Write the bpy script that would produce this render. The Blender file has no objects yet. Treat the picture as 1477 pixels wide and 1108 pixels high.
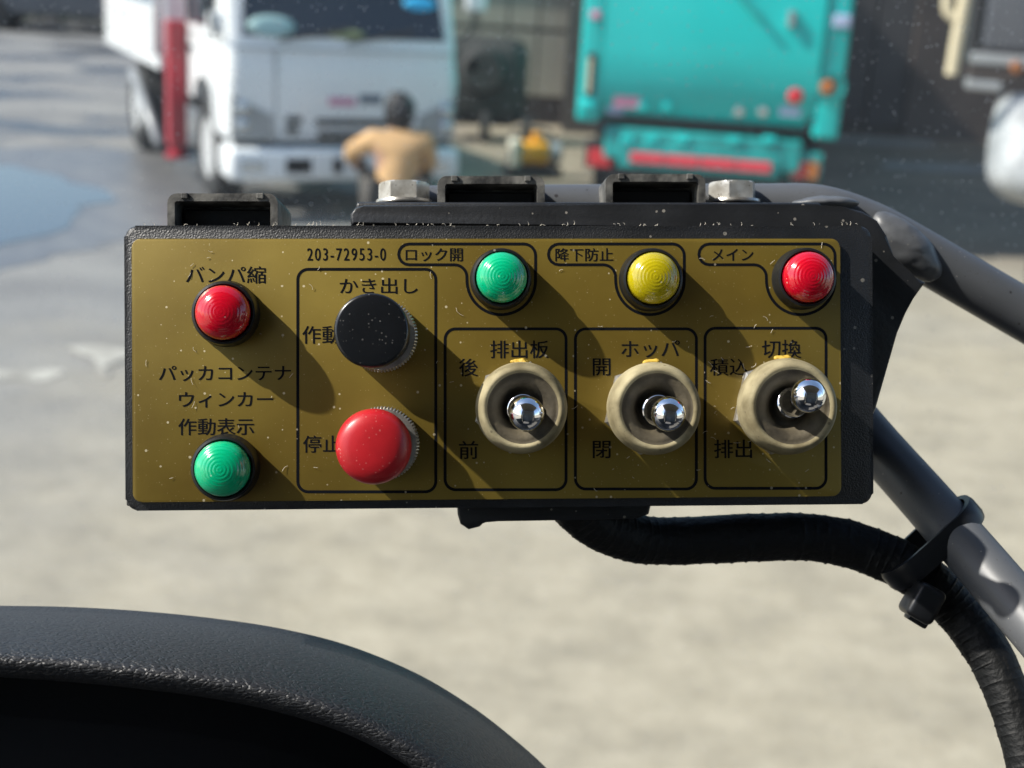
import bpy, bmesh, math, random
from mathutils import Vector, Matrix, noise
R = math.radians
random.seed(7)
S = bpy.context.scene
COL = S.collection

# ------------------------------------------------------------------ camera
FPX, CU, CV = 2000.0, 738.5, 554.0           # focal length in photo pixels, centre of the photo
CAM = Vector((0, 0, 1.9))
CR = Matrix.Rotation(R(90 - 17), 4, 'X') @ Matrix.Rotation(R(3.5), 4, 'Z')
cam = bpy.data.cameras.new('camera')
cam.sensor_width = 36
cam.lens = FPX / 1477 * 36
cam.clip_start = 0.01
cam.clip_end = 600
cam.dof.use_dof = True
cam.dof.focus_distance = 0.342
cam.dof.aperture_fstop = 15
co = bpy.data.objects.new('camera', cam)
COL.objects.link(co)
co.matrix_world = Matrix.Translation(CAM) @ CR
S.camera = co
DP = 0.35                                     # distance of the control box face
PX = DP / FPX                                 # one photo pixel at that distance, in metres
M = Matrix.Translation(CAM) @ CR @ Matrix.Translation((0, 0, -DP)) @ Matrix.Rotation(R(2.7), 4, 'Y') @ Matrix.Rotation(R(0.28), 4, 'Z')

# ------------------------------------------------------------------ world, sun, exposure
sun_dir = (M.to_3x3() @ Vector((-0.70, 0.65, 0.30))).normalized()   # towards the sun
elev = math.asin(sun_dir.z)
W = bpy.data.worlds.new('World')
S.world = W
W.use_nodes = True
wn = W.node_tree.nodes
wl = W.node_tree.links
sky = wn.new('ShaderNodeTexSky')
sky.sky_type = 'NISHITA'
sky.sun_disc = False
sky.sun_elevation = elev
sky.sun_rotation = math.atan2(sun_dir.x, sun_dir.y)
wl.new(sky.outputs[0], wn['Background'].inputs[0])
wn['Background'].inputs[1].default_value = 0.15
sl = bpy.data.lights.new('sun', 'SUN')
sl.energy = 5.0
sl.angle = R(0.8)
sl.color = (1, 0.95, 0.86)
so = bpy.data.objects.new('sun', sl)
COL.objects.link(so)
so.rotation_euler = sun_dir.to_track_quat('Z', 'Y').to_euler()
S.view_settings.view_transform = 'Standard'
S.view_settings.look = 'None'
S.view_settings.gamma = 1
S.view_settings.exposure = 0.5
S.view_settings.use_curve_mapping = False
S.cycles.use_denoising = True
S.cycles.max_bounces = 8
S.cycles.transparent_max_bounces = 16

# ------------------------------------------------------------------ picking points through the camera
def pix(F, u, v, ax, val):
    """local point of frame F where the sight line of photo pixel (u, v) meets the plane local[ax] = val"""
    d = CR.to_3x3() @ Vector(((u - CU) / FPX, -(v - CV) / FPX, -1))
    Fi = F.inverted()
    o = Fi @ CAM
    dl = Fi.to_3x3() @ d
    return o + dl * ((val - o[ax]) / dl[ax])
def P(u, v, z=0.0):
    return pix(M, u, v, 2, z)
I4 = Matrix.Identity(4)
def G(u, v, h=0.0):
    return pix(I4, u, v, 2, h)

# ------------------------------------------------------------------ materials
def mat(name, col, rough=0.5, metal=0.0, spec=0.5, var=0.0, vscale=5.0, bump=0.0, bscale=50.0, bdist=0.001,
        coat=0.0, col2=None, stretch=None, trans=0.0, emis=None, sss=0.0, detail=5.0, rvar=0.0):
    m = bpy.data.materials.new(name)
    m.use_nodes = True
    n, l = m.node_tree.nodes, m.node_tree.links
    b = n['Principled BSDF']
    b.inputs['Base Color'].default_value = (*col, 1)
    b.inputs['Roughness'].default_value = rough
    b.inputs['Metallic'].default_value = metal
    b.inputs['Specular IOR Level'].default_value = spec
    b.inputs['Coat Weight'].default_value = coat
    b.inputs['Coat Roughness'].default_value = 0.08
    b.inputs['Transmission Weight'].default_value = trans
    if sss:
        b.inputs['Subsurface Weight'].default_value = sss
        b.inputs['Subsurface Radius'].default_value = (1, 1, 1)
        b.inputs['Subsurface Scale'].default_value = 0.004
    tc = n.new('ShaderNodeTexCoord')
    mp = n.new('ShaderNodeMapping')
    l.new(tc.outputs['Object'], mp.inputs[0])
    if stretch:
        mp.inputs['Scale'].default_value = stretch
    if var or col2:
        t = n.new('ShaderNodeTexNoise')
        t.inputs['Scale'].default_value = vscale
        t.inputs['Detail'].default_value = detail
        l.new(mp.outputs[0], t.inputs[0])
        r = n.new('ShaderNodeValToRGB')
        r.color_ramp.elements[0].position = 0.32
        r.color_ramp.elements[1].position = 0.68
        c2 = col2 or tuple(min(1, c * (1 + var)) for c in col)
        c1 = col if col2 else tuple(c * (1 - var) for c in col)
        r.color_ramp.elements[0].color = (*c1, 1)
        r.color_ramp.elements[1].color = (*c2, 1)
        l.new(t.outputs[0], r.inputs[0])
        l.new(r.outputs[0], b.inputs['Base Color'])
        if rvar:
            mr = n.new('ShaderNodeMapRange')
            mr.inputs[3].default_value = max(0, rough - rvar)
            mr.inputs[4].default_value = min(1, rough + rvar)
            l.new(t.outputs[0], mr.inputs[0])
            l.new(mr.outputs[0], b.inputs['Roughness'])
    if bump:
        t = n.new('ShaderNodeTexNoise')
        t.inputs['Scale'].default_value = bscale
        t.inputs['Detail'].default_value = 4
        l.new(mp.outputs[0], t.inputs[0])
        bp = n.new('ShaderNodeBump')
        bp.inputs['Strength'].default_value = bump
        bp.inputs['Distance'].default_value = bdist
        l.new(t.outputs[0], bp.inputs['Height'])
        l.new(bp.outputs[0], b.inputs['Normal'])
    return m

def add_specks(m, scale, thresh, col, amount=0.8, rnd=0.35, size=0.18):
    """small dust specks: voronoi cells, only some of them, mixed over the base colour"""
    n, l = m.node_tree.nodes, m.node_tree.links
    b = n['Principled BSDF']
    tc = n.new('ShaderNodeTexCoord')
    vo = n.new('ShaderNodeTexVoronoi')
    vo.inputs['Scale'].default_value = scale
    dn = n.new('ShaderNodeTexNoise')
    dn.inputs['Scale'].default_value = scale * 1.7
    mx = n.new('ShaderNodeMixRGB')
    mx.inputs[0].default_value = 0.0
    l.new(tc.outputs['Object'], vo.inputs['Vector'])
    sp = n.new('ShaderNodeSeparateColor')
    l.new(vo.outputs['Color'], sp.inputs[0])
    ms = n.new('ShaderNodeMath'); ms.operation = 'MULTIPLY'; ms.inputs[1].default_value = size
    l.new(sp.outputs[1], ms.inputs[0])
    lt = n.new('ShaderNodeMath'); lt.operation = 'LESS_THAN'
    l.new(vo.outputs['Distance'], lt.inputs[0]); l.new(ms.outputs[0], lt.inputs[1])
    gt = n.new('ShaderNodeMath'); gt.operation = 'GREATER_THAN'; gt.inputs[1].default_value = thresh
    l.new(sp.outputs[0], gt.inputs[0])
    mu = n.new('ShaderNodeMath'); mu.operation = 'MULTIPLY'
    l.new(lt.outputs[0], mu.inputs[0]); l.new(gt.outputs[0], mu.inputs[1])
    m2 = n.new('ShaderNodeMath'); m2.operation = 'MULTIPLY'; m2.inputs[1].default_value = amount
    l.new(mu.outputs[0], m2.inputs[0])
    mc = n.new('ShaderNodeMixRGB')
    mc.inputs[2].default_value = (*col, 1)
    l.new(m2.outputs[0], mc.inputs[0])
    src = b.inputs['Base Color']
    if src.is_linked:
        l.new(src.links[0].from_socket, mc.inputs[1])
    else:
        mc.inputs[1].default_value = src.default_value
    l.new(mc.outputs[0], src)
    if not b.inputs['Metallic'].is_linked:
        v = b.inputs['Metallic'].default_value
        if v:
            mm = n.new('ShaderNodeMath'); mm.operation = 'SUBTRACT'; mm.inputs[0].default_value = v; mm.use_clamp = True
            l.new(m2.outputs[0], mm.inputs[1]); l.new(mm.outputs[0], b.inputs['Metallic'])

m_box = mat('black_powder_coat', (0.013, 0.014, 0.016), 0.42, bump=0.4, bscale=2200, bdist=0.0005, var=0.3, vscale=60, rvar=0.1)
add_specks(m_box, 420, 0.80, (0.30, 0.28, 0.24), 0.55, size=0.22)
m_plate = mat('gold_anodised_plate', (0.138, 0.092, 0.014), 0.38, metal=0.2, col2=(0.255, 0.185, 0.032), vscale=17, detail=9, bump=0.05, bscale=900, bdist=0.0003, rvar=0.08)
add_specks(m_plate, 560, 0.70, (0.62, 0.55, 0.38), 0.7, size=0.20)
add_specks(m_plate, 210, 0.88, (0.70, 0.64, 0.48), 0.7, size=0.09)
add_specks(m_plate, 1500, 0.72, (0.52, 0.43, 0.24), 0.35, size=0.25)
m_ink = mat('black_print', (0.004, 0.005, 0.008), 0.7, spec=0.1)
add_specks(m_ink, 560, 0.75, (0.45, 0.40, 0.30), 0.5, size=0.2)
m_plastic = mat('black_plastic', (0.010, 0.011, 0.012), 0.33, var=0.2, vscale=90, bump=0.1, bscale=700, bdist=0.0003)
add_specks(m_plastic, 480, 0.75, (0.35, 0.32, 0.28), 0.5, size=0.2)
m_cap_black = mat('black_button_cap', (0.006, 0.007, 0.009), 0.30, bump=0.08, bscale=600, bdist=0.0004, coat=0.3)
add_specks(m_cap_black, 500, 0.72, (0.35, 0.34, 0.32), 0.6, size=0.16)
add_specks(m_cap_black, 1300, 0.6, (0.22, 0.21, 0.20), 0.35, size=0.3)
m_cap_red = mat('red_button_cap', (0.42, 0.012, 0.018), 0.36, var=0.12, vscale=120, bump=0.06, bscale=600, bdist=0.0004, sss=0.12)
add_specks(m_cap_red, 480, 0.74, (0.65, 0.45, 0.38), 0.5, size=0.17)
add_specks(m_cap_red, 1300, 0.6, (0.60, 0.30, 0.26), 0.3, size=0.3)
def lens_mat(name, c):
    m = mat(name, c, 0.18, coat=0.8, sss=0.5)
    m.node_tree.nodes['Principled BSDF'].inputs['Subsurface Scale'].default_value = 0.006
    add_specks(m, 600, 0.8, (0.7, 0.7, 0.6), 0.35, size=0.16)
    return m
m_lens_red = lens_mat('red_lens', (0.50, 0.002, 0.016))
m_lens_green = lens_mat('green_lens', (0.0, 0.43, 0.20))
m_lens_yellow = lens_mat('yellow_lens', (0.42, 0.35, 0.004))
m_rubber = mat('dusty_beige_rubber', (0.15, 0.125, 0.07), 0.7, col2=(0.40, 0.35, 0.215), vscale=120, bump=0.15, bscale=1400, bdist=0.0005, spec=0.2)
add_specks(m_rubber, 700, 0.7, (0.05, 0.04, 0.03), 0.5, size=0.25)
m_rubber_in = mat('dark_brown_rubber', (0.03, 0.025, 0.017), 0.7, col2=(0.12, 0.10, 0.065), vscale=140, bump=0.3, bscale=1200, bdist=0.0004, spec=0.3)  # inner part of the boot, darker and browner than its rim
m_chrome = mat('chrome', (0.86, 0.88, 0.92), 0.045, metal=1)
m_steel = mat('worn_steel', (0.62, 0.60, 0.56), 0.30, metal=0.75, col2=(0.34, 0.32, 0.29), vscale=260, bump=0.12, bscale=900, bdist=0.0003)
m_zinc = mat('zinc_plated_steel', (0.60, 0.59, 0.55), 0.30, metal=0.45, col2=(0.36, 0.34, 0.30), vscale=300, bump=0.15, bscale=700, bdist=0.0004)
add_specks(m_zinc, 1300, 0.55, (0.10, 0.08, 0.06), 0.8, size=0.3)
m_yellowpaint = mat('yellow_marker_paint', (0.55, 0.36, 0.05), 0.6, bump=0.3, bscale=900)
m_tube = mat('grey_painted_tube', (0.082, 0.087, 0.095), 0.45, var=0.12, vscale=40, bump=0.06, bscale=500, bdist=0.0004, rvar=0.06, spec=0.6)
add_specks(m_tube, 340, 0.90, (0.015, 0.012, 0.012), 0.9, size=0.2)
add_specks(m_tube, 1300, 0.7, (0.05, 0.045, 0.04), 0.7, size=0.3)
add_specks(m_tube, 700, 0.8, (0.4, 0.38, 0.34), 0.5, size=0.15)
m_bracket = mat('black_painted_bracket', (0.014, 0.015, 0.017), 0.38, bump=0.2, bscale=900, bdist=0.0004, var=0.3, vscale=70)
add_specks(m_bracket, 460, 0.7, (0.38, 0.35, 0.30), 0.5, size=0.22)
m_sleeve = mat('scuffed_black_sleeve', (0.022, 0.022, 0.022), 0.5, col2=(0.17, 0.165, 0.15), vscale=210, bump=0.3, bscale=700, bdist=0.0005)
m_cable = mat('black_wrapping_tape', (0.003, 0.0035, 0.004), 0.6, spec=0.3, bump=0.7, bscale=520, bdist=0.0008)
m_tie = mat('black_nylon', (0.010, 0.011, 0.013), 0.35)
m_cowl_in = mat('smooth_black_instrument_panel', (0.003, 0.0035, 0.0045), 0.6, spec=0.2, bump=0.1, bscale=900, bdist=0.0003)
m_dark = mat('dark_cavity', (0.006, 0.006, 0.007), 0.6)
m_lint = mat('lint', (0.72, 0.66, 0.55), 0.9)

# leather-grained dashboard plastic
m_leather = mat('grained_dashboard_vinyl', (0.018, 0.0195, 0.023), 0.46, var=0.1, vscale=30)
def leather(m):
    n, l = m.node_tree.nodes, m.node_tree.links
    b = n['Principled BSDF']
    tc = n.new('ShaderNodeTexCoord')
    mp = n.new('ShaderNodeMapping'); mp.inputs['Scale'].default_value = (0.5, 1.0, 1.0)
    nz = n.new('ShaderNodeTexNoise'); nz.inputs['Scale'].default_value = 420; nz.inputs['Detail'].default_value = 3
    l.new(tc.outputs['Object'], mp.inputs[0]); l.new(mp.outputs[0], nz.inputs[0])
    ad = n.new('ShaderNodeMixRGB'); ad.blend_type = 'ADD'; ad.inputs[0].default_value = 0.0022
    l.new(mp.outputs[0], ad.inputs[1]); l.new(nz.outputs[1], ad.inputs[2])
    vo = n.new('ShaderNodeTexVoronoi'); vo.feature = 'DISTANCE_TO_EDGE'; vo.inputs['Scale'].default_value = 950
    l.new(ad.outputs[0], vo.inputs['Vector'])
    mr = n.new('ShaderNodeMapRange'); mr.inputs[2].default_value = 0.22
    l.new(vo.outputs[0], mr.inputs[0])
    bp = n.new('ShaderNodeBump'); bp.inputs['Strength'].default_value = 0.6; bp.inputs['Distance'].default_value = 0.00035
    l.new(mr.outputs[0], bp.inputs['Height']); l.new(bp.outputs[0], b.inputs['Normal'])
leather(m_leather)
m_cabin = mat('grey_cabin_trim', (0.13, 0.125, 0.115), 0.7, var=0.15, vscale=6, bump=0.2, bscale=300)

# ------------------------------------------------------------------ mesh helpers
def new_bm():
    return bmesh.new()
def obj(name, bm, m, parent=None, mw=None, smooth=False, angle=None):
    me = bpy.data.meshes.new(name)
    bmesh.ops.recalc_face_normals(bm, faces=bm.faces)
    bm.to_mesh(me)
    bm.free()
    me.materials.append(m)
    if smooth:
        for p in me.polygons:
            p.use_smooth = True
        if angle:
            me.set_sharp_from_angle(angle=R(angle))
    o = bpy.data.objects.new(name, me)
    COL.objects.link(o)
    if parent is not None:
        o.parent = parent
    if mw is not None:
        o.matrix_world = mw
    return o
def thing(name, label, cat, mw=I4, group=None):
    o = bpy.data.objects.new(name, None)
    o.empty_display_size = 0.05
    COL.objects.link(o)
    o.matrix_world = mw
    return tag(o, label, cat, group)
def tag(o, label=None, cat=None, group=None, kind=None):
    if label: o['label'] = label
    if cat: o['category'] = cat
    if group: o['group'] = group
    if kind: o['kind'] = kind
    return o
def box(bm, c, s, rot=None, bev=0.0, seg=2):
    mx = Matrix.Translation(c) @ (rot or I4) @ Matrix.Diagonal((*s, 1))
    r = bmesh.ops.create_cube(bm, size=1, matrix=mx)
    if bev:
        es = list({e for v in r['verts'] for e in v.link_edges})
        bmesh.ops.bevel(bm, geom=es, offset=bev, segments=seg, affect='EDGES', profile=0.5)
def span(bm, a, b, bev=0.0, seg=2):
    a, b = Vector(a), Vector(b)
    box(bm, (a + b) / 2, [abs(x) for x in (b - a)], None, bev, seg)
def lathe(bm, prof, mx=I4, n=48, rad=None, cap=True):
    rings = []
    for k, (r, z) in enumerate(prof):
        ring = []
        for i in range(n):
            a = 2 * math.pi * i / n
            rr = r if rad is None else rad(r, z, i, k)
            ring.append(bm.verts.new(mx @ Vector((rr * math.cos(a), rr * math.sin(a), z))))
        rings.append(ring)
    for a, b in zip(rings, rings[1:]):
        for i in range(n):
            bm.faces.new((a[i], a[(i + 1) % n], b[(i + 1) % n], b[i]))
    if cap:
        bm.faces.new(rings[0]); bm.faces.new(rings[-1])
def catmull(pts, n=8):
    out = []
    q = [pts[0] * 2 - pts[1]] + list(pts) + [pts[-1] * 2 - pts[-2]]
    for i in range(1, len(q) - 2):
        for k in range(n):
            t = k / n
            a, b, c, d = q[i - 1], q[i], q[i + 1], q[i + 2]
            out.append(0.5 * ((2 * b) + (-a + c) * t + (2 * a - 5 * b + 4 * c - d) * t * t + (-a + 3 * b - 3 * c + d) * t ** 3))
    out.append(pts[-1])
    return out
def sweep(bm, path, rfun, n=24, cap=True):
    """tube along a list of points; rfun(k, i) -> radius"""
    up = Vector((0, 0, 1))
    rings = []
    prev = None
    for k, p in enumerate(path):
        t = (path[min(k + 1, len(path) - 1)] - path[max(k - 1, 0)]).normalized()
        if prev is None:
            a = t.cross(up)
            if a.length < 0.1: a = t.cross(Vector((1, 0, 0)))
        else:
            a = prev - t * prev.dot(t)
        a.normalize(); prev = a
        b = t.cross(a)
        ring = []
        for i in range(n):
            g = 2 * math.pi * i / n
            r = rfun(k, i)
            ring.append(bm.verts.new(p + (a * math.cos(g) + b * math.sin(g)) * r))
        rings.append(ring)
    for a, b in zip(rings, rings[1:]):
        for i in range(n):
            bm.faces.new((a[i], a[(i + 1) % n], b[(i + 1) % n], b[i]))
    if cap:
        bm.faces.new(rings[0]); bm.faces.new(rings[-1])
def rrect(x0, y0, x1, y1, r, n=6):
    pts = []
    for cx, cy, a0 in ((x1 - r, y1 - r, 0), (x0 + r, y1 - r, 90), (x0 + r, y0 + r, 180), (x1 - r, y0 + r, 270)):
        for k in range(n + 1):
            a = R(a0 + 90 * k / n)
            pts.append(Vector((cx + r * math.cos(a), cy + r * math.sin(a), 0)))
    return pts
def prism(bm, pts, z0, z1, bev=0.0):
    """closed outline in the local xy plane, extruded from z0 to z1"""
    lo = [bm.verts.new((p[0], p[1], z0)) for p in pts]
    hi = [bm.verts.new((p[0], p[1], z1)) for p in pts]
    n = len(pts)
    f1 = bm.faces.new(lo[::-1]); f2 = bm.faces.new(hi)
    for i in range(n):
        bm.faces.new((lo[i], lo[(i + 1) % n], hi[(i + 1) % n], hi[i]))
    if bev:
        es = list(f2.edges)
        bmesh.ops.bevel(bm, geom=es, offset=bev, segments=2, affect='EDGES', profile=0.5)
def stroke(bm, pts, w, z0, z1, closed=True):
    """a printed line of width w along a polyline"""
    n = len(pts)
    L, Rr = [], []
    for i, p in enumerate(pts):
        a = pts[(i - 1) % n] if closed or i else p
        b = pts[(i + 1) % n] if closed or i < n - 1 else p
        t = (b - a); t.z = 0; t.normalize()
        nn = Vector((-t.y, t.x, 0)) * w / 2
        L.append(p + nn); Rr.append(p - nn)
    vs = [[bm.verts.new((q.x, q.y, z)) for q in arr] for arr, z in ((L, z0), (L, z1), (Rr, z1), (Rr, z0))]
    for i in range(n if closed else n - 1):
        j = (i + 1) % n
        for k in range(4):
            a, b = vs[k], vs[(k + 1) % 4]
            bm.faces.new((a[i], a[j], b[j], b[i]))

# ================================================================== THE YARD
# ---- ground
def ground_mat():
    m = bpy.data.materials.new('yard_surface')
    m.use_nodes = True
    n, l = m.node_tree.nodes, m.node_tree.links
    b = n['Principled BSDF']
    tc = n.new('ShaderNodeTexCoord')
    sx = n.new('ShaderNodeSeparateXYZ'); l.new(tc.outputs['Object'], sx.inputs[0])
    def noise_(sc, det, stretch=(1, 1, 1), rough=0.6):
        mp = n.new('ShaderNodeMapping'); mp.inputs['Scale'].default_value = stretch
        l.new(tc.outputs['Object'], mp.inputs[0])
        t = n.new('ShaderNodeTexNoise'); t.inputs['Scale'].default_value = sc; t.inputs['Detail'].default_value = det
        t.inputs['Roughness'].default_value = rough
        l.new(mp.outputs[0], t.inputs[0])
        return t.outputs[0]
    def ramp(src, stops):
        r = n.new('ShaderNodeValToRGB')
        e = r.color_ramp.elements
        e[0].position, e[0].color = stops[0][0], (*stops[0][1], 1)
        e[1].position, e[1].color = stops[-1][0], (*stops[-1][1], 1)
        for p, c in stops[1:-1]:
            k = e.new(p); k.color = (*c, 1)
        l.new(src, r.inputs[0])
        return r.outputs[0]
    def math_(op, a, bb, clamp=False):
        k = n.new('ShaderNodeMath'); k.operation = op; k.use_clamp = clamp
        for i, s in enumerate((a, bb)):
            if isinstance(s, (int, float)): k.inputs[i].default_value = s
            else: l.new(s, k.inputs[i])
        return k.outputs[0]
    def mix(fac, a, bb, mode='MIX'):
        k = n.new('ShaderNodeMixRGB'); k.blend_type = mode
        for i, s in enumerate((fac, a, bb)):
            if isinstance(s, (int, float)): k.inputs[i].default_value = s
            elif isinstance(s, tuple): k.inputs[i].default_value = (*s, 1)
            else: l.new(s, k.inputs[i])
        return k.outputs[0]
    conc = ramp(noise_(3.4, 12, (1, 1, 1), 0.68), [(0.34, (0.25, 0.215, 0.152)), (0.5, (0.35, 0.302, 0.214)), (0.66, (0.43, 0.372, 0.27))])
    conc = mix(0.28, conc, ramp(noise_(9, 12, (1, 1, 1), 0.75), [(0.35, (0.20, 0.18, 0.14)), (0.65, (0.46, 0.42, 0.34))]))
    asph = ramp(noise_(1.1, 8, (0.8, 1, 1)), [(0.3, (0.135, 0.135, 0.14)), (0.7, (0.27, 0.265, 0.25))])
    asph = mix(0.25, asph, ramp(noise_(30, 5), [(0.35, (0.09, 0.09, 0.09)), (0.65, (0.36, 0.35, 0.33))]))
    # concrete near, older asphalt to the left and beyond
    w = noise_(0.7, 4)
    w2 = math_('MULTIPLY', math_('SUBTRACT', w, 0.5), 3.4)
    t1 = math_('ADD', math_('ADD', math_('MULTIPLY', sx.outputs[1], 0.55), math_('MULTIPLY', sx.outputs[0], -0.55)), w2)
    far = n.new('ShaderNodeMapRange'); far.inputs[1].default_value = 2.4; far.inputs[2].default_value = 5.0
    l.new(t1, far.inputs[0])
    col = mix(far.outputs[0], conc, asph)
    # damp streaks lying across the yard further off
    wet = ramp(noise_(0.8, 9, (0.62, 1.0, 1), 0.68), [(0.47, (0, 0, 0)), (0.56, (1, 1, 1))])
    wg = n.new('ShaderNodeMapRange'); wg.inputs[1].default_value = 8.2; wg.inputs[2].default_value = 10.5
    l.new(sx.outputs[1], wg.inputs[0])
    lx = n.new('ShaderNodeMapRange'); lx.inputs[1].default_value = -0.4; lx.inputs[2].default_value = -2.2
    l.new(sx.outputs[0], lx.inputs[0])
    wf = math_('MULTIPLY', math_('MULTIPLY', wet, wg.outputs[0]), lx.outputs[0])
    wf8 = math_('MULTIPLY', wf, 0.85)
    col = mix(wf8, col, (0.055, 0.058, 0.065))
    # tan dusty ground between and behind the trucks
    tr = n.new('ShaderNodeMapRange'); tr.inputs[1].default_value = -1.8; tr.inputs[2].default_value = -0.6
    l.new(sx.outputs[0], tr.inputs[0])
    ty = n.new('ShaderNodeMapRange'); ty.inputs[1].default_value = 9.4; ty.inputs[2].default_value = 10.4
    l.new(sx.outputs[1], ty.inputs[0])
    tf = math_('MULTIPLY', tr.outputs[0], ty.outputs[0])
    col = mix(tf, col, ramp(noise_(1.3, 6), [(0.3, (0.16, 0.13, 0.095)), (0.7, (0.30, 0.25, 0.18))]))
    l.new(col, b.inputs['Base Color'])
    rr = math_('SUBTRACT', 0.9, math_('MULTIPLY', wf, 0.66))
    l.new(rr, b.inputs['Roughness'])
    bp = n.new('ShaderNodeBump'); bp.inputs['Strength'].default_value = 0.5; bp.inputs['Distance'].default_value = 0.01
    l.new(noise_(45, 6), bp.inputs['Height'])
    l.new(bp.outputs[0], b.inputs['Normal'])
    return m
bm = new_bm()
bmesh.ops.create_grid(bm, x_segments=8, y_segments=8, size=150)
g = obj('ground', bm, ground_mat()); tag(g, kind='structure')

def blob_sheet(name, pixpts, m, h, rough=0.05, kind='structure'):
    pts = catmull([G(u, v, 0) for u, v in pixpts] + [G(*pixpts[0], 0)], 8)[:-1]
    bm = new_bm()
    vs = []
    for p in pts:
        d = noise.noise(Vector((p.x * 3, p.y * 3, 0))) * rough
        vs.append(bm.verts.new((p.x + d, p.y + d, h)))
    bm.faces.new(vs)
    o = obj(name, bm, m)
    tag(o, kind=kind)
    return o
m_water = mat('puddle_water', (0.035, 0.04, 0.045), 0.03, spec=0.9)
m_damp = mat('damp_ground', (0.10, 0.10, 0.11), 0.35, col2=(0.17, 0.165, 0.16), vscale=4)
m_worn = mat('worn_white_paint', (0.44, 0.42, 0.37), 0.8, col2=(0.25, 0.235, 0.205), vscale=7)
blob_sheet('puddle', [(-60, 246), (20, 240), (62, 252), (98, 262), (150, 272), (160, 290), (120, 300), (100, 318), (70, 338), (20, 352), (-70, 366)], m_water, 0.008, 0.1)
blob_sheet('damp_patch', [(-80, 218), (90, 214), (230, 222), (300, 262), (292, 320), (190, 350), (80, 368), (-80, 385)], m_damp, 0.004, 0.25)
blob_sheet('road_marking', [(-30, 541), (0, 536), (35, 538), (70, 533), (95, 537), (84, 545), (60, 551), (25, 546), (-30, 552)], m_worn, 0.004, 0.05)
blob_sheet('road_marking', [(95, 502), (130, 500), (183, 508), (186, 516), (165, 526), (150, 532), (158, 540), (150, 545), (140, 534), (134, 522), (112, 512)], m_worn, 0.008, 0.02)
blob_sheet('road_marking', [(1205, 196), (1335, 203), (1335, 212), (1205, 206)], m_worn, 0.004, 0.0)
blob_sheet('road_marking', [(1280, 233), (1430, 241), (1430, 250), (1280, 243)], m_worn, 0.004, 0.0)

# ---- materials of the yard
m_guard = mat('dull_white_mudguard', (0.33, 0.345, 0.36), 0.5, var=0.35, vscale=5)
m_white = mat('white_truck_paint', (0.74, 0.76, 0.77), 0.32, coat=0.4, var=0.05, vscale=1.5)
m_teal = mat('teal_truck_paint', (0.0, 0.47, 0.455), 0.33, coat=0.25, var=0.08, vscale=1.2)
m_teal2 = mat('faded_teal_paint', (0.01, 0.28, 0.27), 0.4, var=0.2, vscale=4)
m_glass = mat('vehicle_glass', (0.010, 0.018, 0.028), 0.06, spec=0.7)
m_tyre = mat('tyre_rubber', (0.02, 0.02, 0.021), 0.8, var=0.2, vscale=10)
m_rim = mat('painted_wheel_rim', (0.45, 0.46, 0.47), 0.45)
m_black = mat('black_trim', (0.018, 0.018, 0.02), 0.55)
m_redmach = mat('red_crane_paint', (0.36, 0.008, 0.022), 0.4, coat=0.3, var=0.15, vscale=3)
m_grey = mat('grey_metal', (0.30, 0.31, 0.32), 0.45, metal=0.3, var=0.15, vscale=4)
m_lampglass = mat('headlamp_glass', (0.55, 0.58, 0.60), 0.12, metal=0.6)
m_redlamp = mat('red_tail_lamp', (0.55, 0.02, 0.03), 0.25, coat=0.5)
m_orangelamp = mat('orange_lamp', (0.42, 0.13, 0.02), 0.25, coat=0.5)
m_redtape = mat('red_reflective_tape', (0.66, 0.045, 0.07), 0.45)
m_bldg = mat('grey_green_cladding', (0.25, 0.23, 0.185), 0.7, var=0.15, vscale=0.8)
m_bldg2 = mat('brown_steel_column', (0.055, 0.042, 0.038), 0.7, var=0.2, vscale=2)
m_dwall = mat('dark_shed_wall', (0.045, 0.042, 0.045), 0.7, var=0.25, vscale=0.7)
m_dgrey = mat('dark_grey_truck_paint', (0.075, 0.08, 0.095), 0.4, var=0.1, vscale=2)
m_cream = mat('cream_plastic', (0.58, 0.50, 0.34), 0.5)
m_mach_y = mat('yellow_machine_paint', (0.80, 0.36, 0.02), 0.4, var=0.1, vscale=9)
m_pale = mat('pale_plastic', (0.62, 0.58, 0.48), 0.5)
m_cyan = mat('pale_blue_reflection', (0.30, 0.46, 0.47), 0.6)  # colour of the reflection painted on the truck windscreen
m_blue = mat('blue_card', (0.03, 0.42, 0.75), 0.5)
m_olive = mat('olive_card', (0.22, 0.25, 0.12), 0.7)
m_pink = mat('pink_sticker', (0.55, 0.22, 0.33), 0.5)
m_lilac = mat('lilac_sticker', (0.35, 0.42, 0.60), 0.5)
m_badge = mat('dark_badge', (0.10, 0.12, 0.16), 0.5)

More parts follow.
